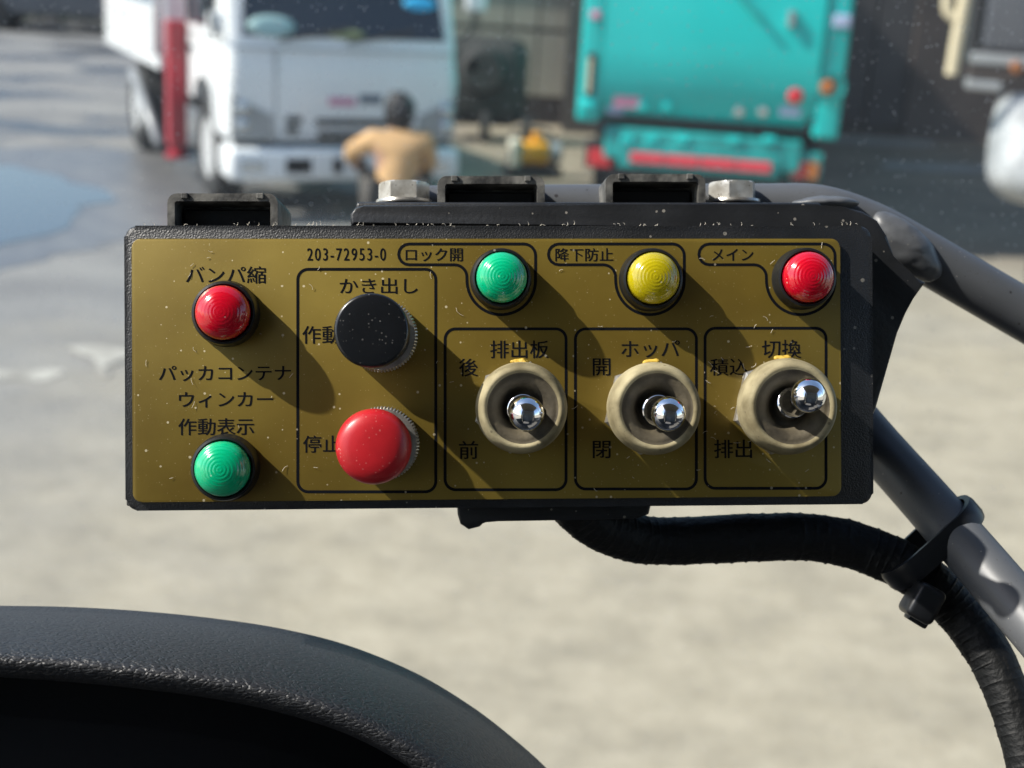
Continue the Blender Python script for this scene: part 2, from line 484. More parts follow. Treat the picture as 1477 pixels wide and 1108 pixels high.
def wheel(parent, c, r, w, ax='X', name='wheel'):
    """tyre with a dished rim as a child; axis along local X"""
    mx = Matrix.Translation(c) @ Matrix.Rotation(R(-90), 4, 'Y')
    bm = new_bm()
    lathe(bm, [(r * .58, w * .5), (r * .9, w * .5), (r, w * .36), (r * 1.0, -w * .36), (r * .9, -w * .5), (r * .58, -w * .5), (r * .58, w * .5)], mx, 40, cap=False)
    o = obj(name, bm, m_tyre, parent, smooth=True, angle=35)
    bm = new_bm()
    lathe(bm, [(r * .57, w * .46), (r * .50, w * .40), (r * .46, w * .12), (r * .24, w * .10), (r * .2, w * .34), (r * .08, w * .36)], mx, 32)
    obj('rim', bm, m_rim, o, smooth=True, angle=35)
    return o
def panel(parent, name, F, u0, v0, u1, v1, y, th, m, bev=0.0):
    """a plate of thickness th standing on the plane local y = y of a vehicle's rear or front, measured between two photo pixels"""
    a = pix(F, u0, v0, 1, y); b = pix(F, u1, v1, 1, y)
    bm = new_bm()
    span(bm, (a.x, y - th, a.z), (b.x, y + 0.01, b.z), bev)
    return obj(name, bm, m, parent)
def disc(parent, name, F, u, v, r, y, th, m):
    a = pix(F, u, v, 1, y)
    bm = new_bm()
    lathe(bm, [(r, -0.01), (r, th * .6), (r * .8, th)], Matrix.Translation((a.x, y, a.z)) @ Matrix.Rotation(R(90), 4, 'X'), 24)
    return obj(name, bm, m, parent, smooth=True, angle=40)

# ---- white flatbed truck with crane
FW = Matrix.Translation((-2.08, 9.75, 0)) @ Matrix.Rotation(R(25), 4, 'Z')
wt = thing('crane_truck', 'white flatbed truck with a red crane mast behind its cab, facing the viewer', 'truck', FW)
WW = pix(FW, 658, 150, 1, 0).x
ZW = pix(FW, 490, 61, 1, .03).z
prof = [(0.04, 0.54), (0.0, 0.66), (0.0, 1.0), (0.03, 1.27), (0.30, 2.08), (0.42, 2.20), (1.48, 2.20), (1.48, 0.75),
        (1.22, 0.74), (1.14, 0.86), (0.98, 0.93), (0.76, 0.93), (0.60, 0.86), (0.50, 0.54)]
bm = new_bm()
for x in (0,):
    lo = [bm.verts.new((0, y, z)) for y, z in prof]
    hi = [bm.verts.new((WW, y, z)) for y, z in prof]
    n_ = len(prof)
    bm.faces.new(lo); bm.faces.new(hi[::-1])
    front_edges = []
    for i in range(n_):
        bm.faces.new((lo[i], lo[(i + 1) % n_], hi[(i + 1) % n_], hi[i]))
    es = [e for f in bm.faces if len(f.verts) > 4 for e in f.edges if min(v.co.y for v in e.verts) < 0.45]
    bmesh.ops.bevel(bm, geom=es, offset=0.075, segments=4, affect='EDGES', profile=0.5, clamp_overlap=True)
obj('cab', bm, m_white, wt, smooth=True, angle=40)
bm = new_bm()                                 # windscreen follows the rake of the cab front
def onrake(z): return 0.03 + (z - 1.27) / 0.81 * 0.27
vs = []
for x, z in ((0.10, 1.295), (WW - 0.10, 1.295), (WW - 0.17, 2.05), (0.17, 2.05)):
    vs.append((x, onrake(z)))
a = [bm.verts.new((x, y - 0.012, z)) for (x, y), z in zip(vs, (1.295, 1.295, 2.05, 2.05))]
b = [bm.verts.new((x, y + 0.03, z)) for (x, y), z in zip(vs, (1.295, 1.295, 2.05, 2.05))]
bm.faces.new(a); bm.faces.new(b[::-1])
for i in range(4): bm.faces.new((a[i], a[(i + 1) % 4], b[(i + 1) % 4], b[i]))
ws = obj('windscreen', bm, m_glass, wt)
def card(nm, u0, v0, u1, v1, m, par):
    p = pix(FW, u0, v0, 1, 0.06); q = pix(FW, u1, v1, 1, 0.06)
    bm = new_bm()
    zc = (p.z + q.z) / 2
    yy = onrake(zc) - 0.017
    lathe(bm, [(0.5, 0), (0.5, .006), (0.3, .012)], Matrix.Translation(((p.x + q.x) / 2, yy, zc)) @ Matrix.Rotation(R(72), 4, 'X') @ Matrix.Diagonal((abs(q.x - p.x), abs(p.z - q.z), 1, 1)), 20)
    o = obj(nm, bm, m, par, smooth=True)
    return o
card('windscreen_reflection_card', 355, 20, 425, 55, m_cyan, ws).name = 'pale_reflection'  # pale blue ellipse painted in as a reflection on the glass
card('permit_card', 468, 42, 525, 57, m_olive, ws)
card('document', 585, -5, 632, 18, m_blue, ws)
bm = new_bm()
for x0 in (0.35, 0.85):
    sweep(bm, [Vector((x0, 0.0, 1.27)), Vector((x0 + .25, 0.01, 1.31)), Vector((x0 + .5, 0.02, 1.36))], lambda k, i: .012, 8)
obj('wiper', bm, m_black, wt)
# bumper with lamps and plate
a = pix(FW, 330, 205, 1, -0.05); b = pix(FW, 655, 262, 1, -0.05)
bm = new_bm()
span(bm, (-0.02, -0.09, 0.29), (WW + 0.02, 0.30, 0.53), 0.05, 3)
bp_ = obj('bumper', bm, m_white, wt, smooth=True, angle=50)
for u0, u1 in ((346, 382), (628, 648)):
    p = pix(FW, u0, 230, 1, -0.09); q = pix(FW, u1, 244, 1, -0.09)
    bm = new_bm(); span(bm, (p.x, -0.10, .36), (q.x, -0.07, .45), 0.01); obj('fog_lamp', bm, m_lampglass, bp_)
for u0, u1 in ((412, 450), (480, 495), (515, 530)):
    p = pix(FW, u0, 230, 1, -0.09); q = pix(FW, u1, 246, 1, -0.09)
    bm = new_bm(); span(bm, (p.x, -0.095, .35), (q.x, -0.06, .46), 0.01); obj('bumper_opening', bm, m_dark, bp_)
# dark seam, grille slots, head lamps, emblem
bm = new_bm(); span(bm, (0.04, -0.012, 0.532), (WW - .04, 0.05, 0.56)); obj('seam', bm, m_black, wt)
for z, x0, x1 in ((0.705, .62, 1.20), (0.615, .64, 1.18), (0.65, .40, .50), (0.72, .40, .52)):
    bm = new_bm(); span(bm, (x0, -0.010, z - .026), (x1, 0.02, z + .024), 0.006); obj('grille_slot', bm, m_black, wt)
for x0, x1 in ((0.015, 0.30), (WW - .30, WW - .015)):
    inner = x1 if x0 < .5 else x0; outer = x0 if x0 < .5 else x1
    bm = new_bm()
    pts = [Vector((outer, 0.58, 0)), Vector((inner, 0.58, 0)), Vector((inner, 0.75, 0)), Vector((outer, 0.89, 0))]
    a = [bm.verts.new((p.x, -0.014, p.y)) for p in pts]; b = [bm.verts.new((p.x, 0.05, p.y)) for p in pts]
    bm.faces.new(a); bm.faces.new(b[::-1])
    for i in range(4): bm.faces.new((a[i], a[(i + 1) % 4], b[(i + 1) % 4], b[i]))
    h = obj('headlight', bm, m_grey, wt)
    for zz in (.68, .80):
        bm = new_bm(); lathe(bm, [(.055, 0), (.05, .02), (.02, .035)], Matrix.Translation((outer + (.07 if x0 < .5 else -.07), -0.014, zz)) @ Matrix.Rotation(R(90), 4, 'X'), 20)
        obj('reflector', bm, m_lampglass, h, smooth=True, angle=40)
p = pix(FW, 474, 146, 1, 0)
bm = new_bm(); span(bm, (p.x, -0.008, p.z - .03), (p.x + .20, 0.01, p.z + .025), .004); obj('emblem', bm, m_pink, wt)
bm = new_bm(); span(bm, (p.x + .23, -0.008, p.z - .015), (p.x + .40, 0.01, p.z + .05), .004); obj('emblem', bm, m_badge, wt)
# side window, mirrors
bm = new_bm()
for y_ in (.36, 1.44): span(bm, (-.004, y_, .80 if y_ > 1 else .60), (.01, y_ + .012, 2.0))
span(bm, (-.004, .36, 1.22), (.01, 1.44, 1.232))
obj('door_seam', bm, m_black, wt)
bm = new_bm(); box(bm, (-.02, 1.28, 1.12), (.04, .16, .035), None, .01); obj('door_handle', bm, m_black, wt)
bm = new_bm(); span(bm, (0.05, -.006, 1.205), (WW - .05, .01, 1.215)); span(bm, (.32, -.006, .60), (.33, .01, 1.2)); obj('panel_seam', bm, m_grey, wt)
bm = new_bm(); span(bm, (-0.008, 0.42, 1.30), (0.02, 1.40, 2.02), 0.004); obj('side_window', bm, m_glass, wt)
for sx_ in (-1, 1):
    x = -0.06 if sx_ < 0 else WW + 0.05
    bm = new_bm()
    sweep(bm, catmull([Vector((x - .0 * sx_, 0.18, 1.28)), Vector((x + .06 * sx_, 0.02, 1.42)), Vector((x + .06 * sx_, 0.0, 1.9)), Vector((x, 0.2, 2.1))], 6), lambda k, i: .014, 8)
    mm = obj('mirror', bm, m_black, wt, smooth=True)
    bm = new_bm(); box(bm, (x + .07 * sx_, 0.0, 1.60 if sx_ > 0 else 1.72), (.16, .05, .16 if sx_ > 0 else .28), None, .02); obj('mirror_head', bm, m_white if sx_ > 0 else m_grey, mm, smooth=True, angle=50)
bm = new_bm(); box(bm, (-0.03, 0.22, 1.36), (.14, .12, .16), None, .03); obj('indicator_lamp', bm, m_white, wt, smooth=True, angle=50)
for c in ((0.14, 0.88, 0.40), (WW - .14, 0.88, 0.40)):
    wheel(wt, c, 0.40, 0.22)
for c in ((0.10, 3.6, 0.40), (WW - .1, 3.6, 0.40)):
    wheel(wt, c, 0.40, 0.30)
# chassis, flat bed
bm = new_bm(); span(bm, (0.45, 1.0, 0.42), (0.62, 4.9, 0.70)); span(bm, (WW - .62, 1.0, 0.42), (WW - .45, 4.9, 0.70)); span(bm, (.5, 1.2, .45), (WW - .5, 1.5, .8)); obj('chassis', bm, m_black, wt)
bm = new_bm(); span(bm, (0.0, 2.10, 0.88), (WW + .1, 5.0, 0.98)); obj('bed_floor', bm, m_grey, wt)
for x in (-0.10, WW + .10):
    bm = new_bm(); span(bm, (x, 2.11, 0.86), (x + .045, 5.0, 1.36), 0.01); obj('bed_side', bm, m_white, wt)
bm = new_bm(); span(bm, (-0.05, 2.05, 0.98), (WW + .1, 2.095, 1.55)); obj('headboard', bm, m_white, wt)
bm = new_bm(); span(bm, (-.055, 5.005, .88), (WW + .14, 5.04, 1.36)); obj('tailgate', bm, m_white, wt)
# crane: red outrigger post, mast and the grey brace
bm = new_bm(); span(bm, (-0.15, 1.40, 0.33), (-0.01, 1.56, 1.30), 0.015); lathe(bm, [(.09, 0.0), (.09, .03), (.05, .05), (.05, .12)], Matrix.Translation((-0.08, 1.48, 0.24)), 20)
ou = obj('outrigger', bm, m_redmach, wt)
bm = new_bm(); span(bm, (0.25, 1.55, 0.72), (WW - .2, 2.1, 1.05), 0.02); span(bm, (-.12, 1.60, .95), (WW + .1, 1.72, 1.08), .01); obj('crane_base', bm, m_redmach, wt)
bm = new_bm(); lathe(bm, [(.17, 1.06), (.17, 1.4), (.13, 1.42), (.13, 2.3), (.16, 2.32), (.16, 2.5)], Matrix.Translation((0.62, 1.82, 0)), 24); span(bm, (.55, 1.72, 2.42), (WW + .5, 2.02, 2.62), .02)
obj('crane_mast', bm, m_redmach, wt, smooth=True, angle=40)
bm = new_bm(); sweep(bm, [Vector((-.16, 1.80, 1.0)), Vector((-.16, 1.78, 2.4))], lambda k, i: .035, 12); obj('grab_pole', bm, m_white, wt, smooth=True)
bm = new_bm(); sweep(bm, [Vector((-.14, 3.1, 0.75)), Vector((-.14, 1.9, 0.28))], lambda k, i: .045, 12); obj('side_guard', bm, m_grey, wt, smooth=True)

# ---- teal refuse truck seen from behind
FT = Matrix.Translation((1.46, 10.15, 0)) @ Matrix.Rotation(R(-8), 4, 'Z')
tt = thing('refuse_truck', 'teal refuse truck seen from behind with a red striped rear bumper', 'truck', FT)
def tp(u, v, y=0.0): return pix(FT, u, v, 1, y)
xl, xr = tp(840, 90).x, tp(1219, 90).x
zb = tp(1000, 178).z
bm = new_bm(); span(bm, (xl + .06, 0.02, zb), (xr - .06, 6.0, 3.1), 0.04, 3); obj('body', bm, m_teal, tt, smooth=True, angle=50)
# tail hatch: bulging panel, profile in y/z
bm = new_bm()
hx0, hx1 = tp(872, 90).x, tp(1181, 90).x
hp = [(-0.02, zb + .03), (-0.10, zb + .16), (-0.16, zb + .27), (-0.175, zb + .50), (-0.18, 1.55), (-0.14, 2.3), (0.0, 3.0), (0.04, 3.0), (0.04, zb + .03)]
a = [bm.verts.new((hx0, y, z)) for y, z in hp]; b = [bm.verts.new((hx1, y, z)) for y, z in hp]
bm.faces.new(a); bm.faces.new(b[::-1])
for i in range(len(hp)): bm.faces.new((a[i], a[(i + 1) % len(hp)], b[(i + 1) % len(hp)], b[i]))
hatch = obj('tail_hatch', bm, m_teal, tt, smooth=True, angle=25)
for u0, u1 in ((836, 869), (1184, 1222)):
    p, q = tp(u0, 90, -.14), tp(u1, 90, -.14)
    bm = new_bm(); span(bm, (p.x, -0.14, zb - .03), (q.x, 0.0, 3.05), 0.03, 3)
    c_ = obj('corner_post', bm, m_teal, tt, smooth=True, angle=50)
    if u0 < 1000:
        bm = new_bm(); x = (p.x + q.x) / 2 + .01; z1, z0 = tp(853, 76, -.14).z, tp(853, 140, -.14).z
        span(bm, (x - .035, -0.155, z0), (x + .035, -0.13, z1), .008); lf = obj('lamp_strip', bm, m_black, c_)
        bm = new_bm(); span(bm, (x - .03, -0.165, z0 + .03), (x - .002, -0.15, z1 - .04), .004); obj('lamp_strip', bm, m_cream, c_)
        bm = new_bm(); box(bm, (x, -.16, tp(866, 22, -.14).z), (.07, .05, .06), None, .012); obj('marker_lamp', bm, m_pink, c_)
        bm = new_bm(); box(bm, (x - .01, -.17, tp(848, 152, -.14).z), (.12, .06, .08), None, .02); obj('grip', bm, m_teal, c_, smooth=True)
    else:
        x = (p.x + q.x) / 2
        bm = new_bm(); box(bm, (x + .02, -.16, tp(1200, 30, -.14).z), (.12, .05, .09), None, .015); obj('marker_lamp', bm, m_lilac, c_)
        z = tp(1192, 125, -.14).z
        bm = new_bm(); lathe(bm, [(.10, 0), (.10, .05), (.08, .05), (.07, .02)], Matrix.Translation((x, -.14, z)) @ Matrix.Rotation(R(90), 4, 'X'), 24); rg = obj('lamp_housing', bm, m_teal2, c_, smooth=True, angle=40)
        bm = new_bm(); lathe(bm, [(.055, 0), (.05, .05), (.02, .06)], Matrix.Translation((x - .03, -.14, z)) @ Matrix.Rotation(R(90), 4, 'X'), 24); obj('lens', bm, m_orangelamp, rg, smooth=True, angle=40)
        bm = new_bm(); span(bm, (p.x - .045, -.06, zb), (p.x - .002, 0.0, 2.35)); obj('door_seam', bm, m_black, tt)
panel(tt, 'gap_strip', FT, 880, 171, 1176, 186, -0.01, .04, m_black)
# hopper lip, stripe, under-run bar and lamps
p, q = tp(872, 190, -.12), tp(1160, 190, -.12)
z0 = tp(1010, 243, -.12).z
bm = new_bm(); span(bm, (p.x, -0.12, z0 + .02), (q.x, 0.6, zb - .06), .02); hop = obj('hopper_lip', bm, m_teal2, tt)
for u in (905, 940, 985, 1060, 1110):
    c = tp(u, 202, -.12)
    bm = new_bm(); box(bm, (c.x, -.13, c.z), (.10, .04, .06), None, .015); obj('latch', bm, m_teal, hop)
p, q = tp(907, 235, -.16), tp(1114, 235, -.16)
zs = tp(1010, 233, -.16).z
for k in range(4):
    xa = p.x + (q.x - p.x) * k / 4; xb = p.x + (q.x - p.x) * (k + 1) / 4
    bm = new_bm(); span(bm, (xa + .006, -.175, zs - .042), (xb - .006, -.14, zs + .030), .004); obj('red_reflector', bm, m_redtape, tt)
bm = new_bm(); span(bm, (p.x - .08, -.14, zs - .09), (q.x + .06, -.04, zs + .08), .01); obj('bumper_bar', bm, m_teal2, tt)
bm = new_bm(); span(bm, (xl + .25, -.05, .32), (xr - .25, .25, zs - .10)); span(bm, (.2 - .7, .3, .35), (.5 + .2, 6.6, .6)); obj('chassis', bm, m_black, tt)
for u, v in ((866, 228), (1160, 246)):
    c = tp(u, v, -.1)
    bm = new_bm(); span(bm, (c.x - .12, -.06, c.z - .08), (c.x + .12, .1, c.z + .12), .01); tl = obj('tail_lamp', bm, m_teal2 if u > 1000 else m_black, tt)
    bm = new_bm(); span(bm, (c.x - .09, -.09, c.z - .065), (c.x + (.02 if u > 1000 else .08), -.05, c.z + .06), .01); obj('lens', bm, m_redlamp, tl)
    if u > 1000:
        bm = new_bm(); span(bm, (c.x + .025, -.09, c.z - .065), (c.x + .10, -.05, c.z + .06), .01); obj('lens', bm, m_orangelamp, tl)
for x in (xl + .28, xr - .28):
    wheel(tt, (x, 1.1, .40), .40, .42)
    wheel(tt, (x, 6.6, .40), .40, .24)
bm = new_bm(); span(bm, (xl + .1, 6.1, .5), (xr - .1, 7.7, 2.6), .08, 3); obj('cab', bm, m_teal, tt, smooth=True, angle=50)
def hy(z):   # depth of the hatch surface at height z
    for (ya, za), (yb, zb_) in zip(hp, hp[1:]):
        if za <= z <= zb_: return ya + (yb - ya) * (z - za) / (zb_ - za)
    return -.18
def on_hatch(name, u, v, w, h, m, th=.012, round_=False):
    c = tp(u, v, -.17)
    y = hy(c.z)
    bm = new_bm()
    if round_: lathe(bm, [(w, -.02), (w, th * .6), (w * .7, th)], Matrix.Translation((c.x, y, c.z)) @ Matrix.Rotation(R(90), 4, 'X'), 24)
    else: box(bm, (c.x, y - th / 2 + .005, c.z), (w, th + .02, h), Matrix.Rotation(R(0), 4, 'X'), .004)
    return obj(name, bm, m, hatch, smooth=round_, angle=40)
on_hatch('sticker', 903, 146, .19, .10, m_pink)
on_hatch('sticker', 885, 162, .12, .05, m_lilac)
on_hatch('sticker', 1140, 162, .15, .07, m_lilac)
on_hatch('reflector', 1147, 139, .055, 0, m_redlamp, .03, True)
for u, v in ((926, 155), (962, 155), (1066, 163), (1101, 163)):
    on_hatch('hinge', u, v, .04, 0, m_lampglass if u > 1000 else m_teal, .05, True)
on_hatch('handle', 1141, 27, .045, .11, m_lampglass, .05)
bm = new_bm()
pa, pb = tp(1062, -14, -.22), tp(1098, 28, -.22)
sweep(bm, [Vector((pa.x, -.21, pa.z)), Vector((pb.x, -.23, pb.z))], lambda k, i: .022, 8); obj('strut', bm, m_teal2, hatch)

# ---- crouching worker
def skinned(name, verts, edges, m, parent, sub=2, root=0):
    me = bpy.data.meshes.new(name)
    me.from_pydata([v[:3] for v in verts], edges, [])
    o = bpy.data.objects.new(name, me)
    COL.objects.link(o)
    md = o.modifiers.new('skin', 'SKIN')
    md.use_smooth_shade = True
    for i, v in enumerate(verts):
        sv = me.skin_vertices[0].data[i]
        sv.radius = (v[3], v[4] if len(v) > 4 else v[3])
        sv.use_root = (i == root)
    o.modifiers.new('sub', 'SUBSURF').levels = sub
    o.modifiers['sub'].render_levels = sub
    bpy.context.view_layer.update()
    dg = bpy.context.evaluated_depsgraph_get()
    me2 = bpy.data.meshes.new_from_object(o.evaluated_get(dg))
    o.modifiers.clear()
    o.data = me2
    me2.materials.clear(); me2.materials.append(m)
    for p in me2.polygons: p.use_smooth = True
    o.parent = parent
    return o
m_skin = mat('skin', (0.42, 0.24, 0.16), 0.5, sss=0.1)
m_shirt = mat('tan_work_jacket', (0.50, 0.31, 0.15), 0.9, var=0.12, vscale=6)
m_trouser = mat('dark_work_trousers', (0.06, 0.055, 0.05), 0.85)
m_hair = mat('black_hair', (0.012, 0.012, 0.014), 0.6)
m_shoe = mat('work_shoes', (0.02, 0.02, 0.02), 0.6)
hd = pix(I4, 577, 160, 1, 9.35)
FP = Matrix.Translation((hd.x, 9.35, 0)) @ Matrix.Rotation(R(8), 4, 'Z')
pe = thing('person', 'person crouching in a tan jacket with black hair, back turned, reaching left', 'person', FP)
# 0 pelvis 1 waist 2 chest 3 upper chest 4 neck 5 head low 6 head top, limbs follow; facing +y (away), seen from behind
body_v = [(0, -.02, .30, .15, .13), (0, .00, .42, .14, .12), (0, .04, .56, .16, .12), (0, .07, .68, .15, .10), (0, .09, .755, .055), (0, .11, .80, .07), (0, .13, .86, .095), (0, .13, .92, .075),
          (-.17, .07, .68, .062), (-.31, .12, .60, .048), (-.30, .30, .50, .036), (-.27, .37, .46, .030),
          (.17, .07, .69, .062), (.24, .15, .52, .048), (.17, .32, .45, .036), (.14, .39, .44, .030),
          (-.11, .02, .29, .10), (-.20, .33, .44, .065), (-.17, .10, .12, .045), (-.17, .06, .06, .04), (-.18, .22, .035, .035),
          (.11, .02, .29, .10), (.20, .33, .44, .065), (.17, .10, .12, .045), (.17, .06, .06, .04), (.18, .22, .035, .035)]
body_e = [(0, 1), (1, 2), (2, 3), (3, 4), (4, 5), (5, 6), (6, 7), (3, 8), (8, 9), (9, 10), (10, 11), (3, 12), (12, 13), (13, 14), (14, 15),
          (0, 16), (16, 17), (17, 18), (18, 19), (19, 20), (0, 21), (21, 22), (22, 23), (23, 24), (24, 25)]
skinned('body', body_v, body_e, m_skin, pe)
sh_v = [(-.02, -.02, .24, .165, .15), (-.02, .00, .40, .15, .14), (0, .04, .56, .17, .14), (0, .07, .68, .155, .12), (0, .085, .745, .08, .07),
        (-.17, .07, .68, .085), (-.31, .12, .60, .066), (-.31, .25, .53, .052), (.18, .07, .69, .085), (.225, .15, .52, .062), (.18, .29, .47, .05)]
skinned('jacket', sh_v, [(0, 1), (1, 2), (2, 3), (3, 4), (3, 5), (5, 6), (6, 7), (3, 8), (8, 9), (9, 10)], m_shirt, pe, root=1)
tr_v = [(0, -.02, .27, .17, .15)] + [tuple(v[:3]) + (v[3] * 1.2,) for v in (body_v[16], body_v[17], body_v[18], body_v[21], body_v[22], body_v[23])]
skinned('trousers', tr_v, [(0, 1), (1, 2), (2, 3), (0, 4), (4, 5), (5, 6)], m_trouser, pe)
bm = new_bm(); bmesh.ops.create_icosphere(bm, subdivisions=4, radius=1, matrix=Matrix.Translation((0, .10, .875)) @ Matrix.Diagonal((.104, .11, .135, 1)))
for v in bm.verts: v.co += v.normal * 0.025 * noise.noise(v.co * 26)
obj('hair', bm, m_hair, pe, smooth=True)
for s_ in (-1, 1):
    for k in range(5):   # fingers
        a0 = Vector((-.27 if s_ < 0 else .14, .39, .46 if s_ < 0 else .44)) + Vector(((k - 2) * .014, 0, 0))
        bm = new_bm(); L_ = (.045, .062, .068, .062, .05)[k]
        sweep(bm, [a0, a0 + Vector((0, L_ * .6, -.004)), a0 + Vector((0, L_, -.022))], lambda kk, i: .0085 - .001 * kk, 8)
        obj('finger', bm, m_skin, pe, smooth=True)
    bm = new_bm(); box(bm, (.175 * s_, .15, .045), (.10, .27, .088), None, .03, 3); obj('shoe', bm, m_shoe, pe, smooth=True, angle=50)

# ---- small yellow machine on the ground
mp_ = G(766, 254)
FM = Matrix.Translation((mp_.x, mp_.y, 0)) @ Matrix.Rotation(R(10), 4, 'Z')
ym = thing('engine_pump', 'small orange yellow engine machine standing on bare ground between the trucks', 'machine', FM)
bm = new_bm(); box(bm, (0.0, 0, .22), (.30, .24, .20), None, .05, 3); obj('housing', bm, m_mach_y, ym, smooth=True, angle=50)
bm = new_bm(); box(bm, (-.17, -.02, .20), (.10, .22, .28), None, .03, 3); obj('side_cover', bm, m_pale, ym, smooth=True, angle=50)
bm = new_bm(); lathe(bm, [(.09, -.06), (.10, -.03), (.10, .05), (.06, .07)], Matrix.Translation((.20, 0, .22)) @ Matrix.Rotation(R(90), 4, 'Y'), 24); obj('motor', bm, m_grey, ym, smooth=True, angle=40)
bm = new_bm(); sweep(bm, catmull([Vector((-.2, 0, .30)), Vector((-.16, 0, .42)), Vector((.12, 0, .42)), Vector((.22, 0, .32))], 6), lambda k, i: .014, 8); obj('handle', bm, m_black, ym, smooth=True)
bm = new_bm(); span(bm, (-.24, -.13, 0.0), (.26, -.09, .10)); span(bm, (-.24, .09, 0.0), (.26, .13, .10)); obj('skid', bm, m_black, ym)
bm = new_bm(); lathe(bm, [(.045, -.1), (.05, -.05), (.05, .04)], Matrix.Translation((.03, 0, .36)), 20); obj('fuel_cap', bm, m_mach_y, ym, smooth=True, angle=40)

# ---- buildings behind
def wallbox(name, m, a, b, parent, bev=0): 
    bm = new_bm(); span(bm, a, b, bev); return obj(name, bm, m, parent)
x0, x1 = pix(I4, 600, 80, 1, 17).x, pix(I4, 818, 80, 1, 17).x
bd = thing('workshop', 'grey clad workshop wall with dark windows between the two trucks', 'building', Matrix.Translation((x0, 17, 0)))
bw = x1 - x0
n_ = 5
for i in range(n_):
    for z0_, z1_ in ((0.35, 1.10), (1.14, 1.55), (2.6, 4.6)):
        wallbox('cladding_panel', m_bldg, (bw * i / n_ + .012, 0, z0_), (bw * (i + 1) / n_ - .012, .12, z1_ - .01), bd)
wallbox('wall', m_bldg2, (-.1, .08, 0), (bw + .05, 5, 4.7), bd)
for i in range(n_):
    wallbox('window', m_bldg if i % 2 else m_glass, (bw * i / n_ + .03, .02, 1.60), (bw * (i + 1) / n_ - .05, .1, 2.5), bd)
wallbox('window_rail', m_bldg2, (0, -.04, 1.55), (bw, .0, 1.62), bd)
wallbox('roof', m_dgrey, (-.3, -.3, 4.72), (bw + .2, 5.2, 4.85), bd)
xc0, xc1 = pix(I4, 817, 80, 1, 16.4).x, pix(I4, 842, 80, 1, 16.4).x
cb = wallbox('shed_post', m_bldg2, (xc0, 16.4, 0), (xc1 + .4, 16.7, 5), None)
tag(cb, 'dark brown steel post standing at the left edge of the teal truck', 'post')
# dark clutter beside the wall
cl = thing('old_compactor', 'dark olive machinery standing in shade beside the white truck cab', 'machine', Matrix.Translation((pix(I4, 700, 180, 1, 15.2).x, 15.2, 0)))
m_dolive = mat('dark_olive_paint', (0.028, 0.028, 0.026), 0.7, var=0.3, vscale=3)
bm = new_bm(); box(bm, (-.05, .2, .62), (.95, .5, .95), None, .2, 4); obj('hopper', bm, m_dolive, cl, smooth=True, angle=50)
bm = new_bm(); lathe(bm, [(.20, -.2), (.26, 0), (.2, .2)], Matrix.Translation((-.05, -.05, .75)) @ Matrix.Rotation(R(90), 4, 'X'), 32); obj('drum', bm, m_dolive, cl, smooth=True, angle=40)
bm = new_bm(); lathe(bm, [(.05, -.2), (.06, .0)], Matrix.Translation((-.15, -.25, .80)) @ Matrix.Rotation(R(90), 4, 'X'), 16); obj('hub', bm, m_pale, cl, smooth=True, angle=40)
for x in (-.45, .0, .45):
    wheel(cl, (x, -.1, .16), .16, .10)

# dark shed at the right
xs = pix(I4, 1180, 100, 1, 22).x
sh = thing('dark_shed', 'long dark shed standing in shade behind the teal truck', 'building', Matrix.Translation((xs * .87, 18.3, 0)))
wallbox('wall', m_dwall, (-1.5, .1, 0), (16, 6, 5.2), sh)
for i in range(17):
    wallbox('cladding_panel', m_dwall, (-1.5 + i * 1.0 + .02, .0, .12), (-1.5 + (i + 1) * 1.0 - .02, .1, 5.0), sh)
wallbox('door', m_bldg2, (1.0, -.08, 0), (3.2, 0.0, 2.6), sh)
wallbox('roof', m_dgrey, (-2, -3.2, 5.22), (16.5, 6.4, 5.4), sh)

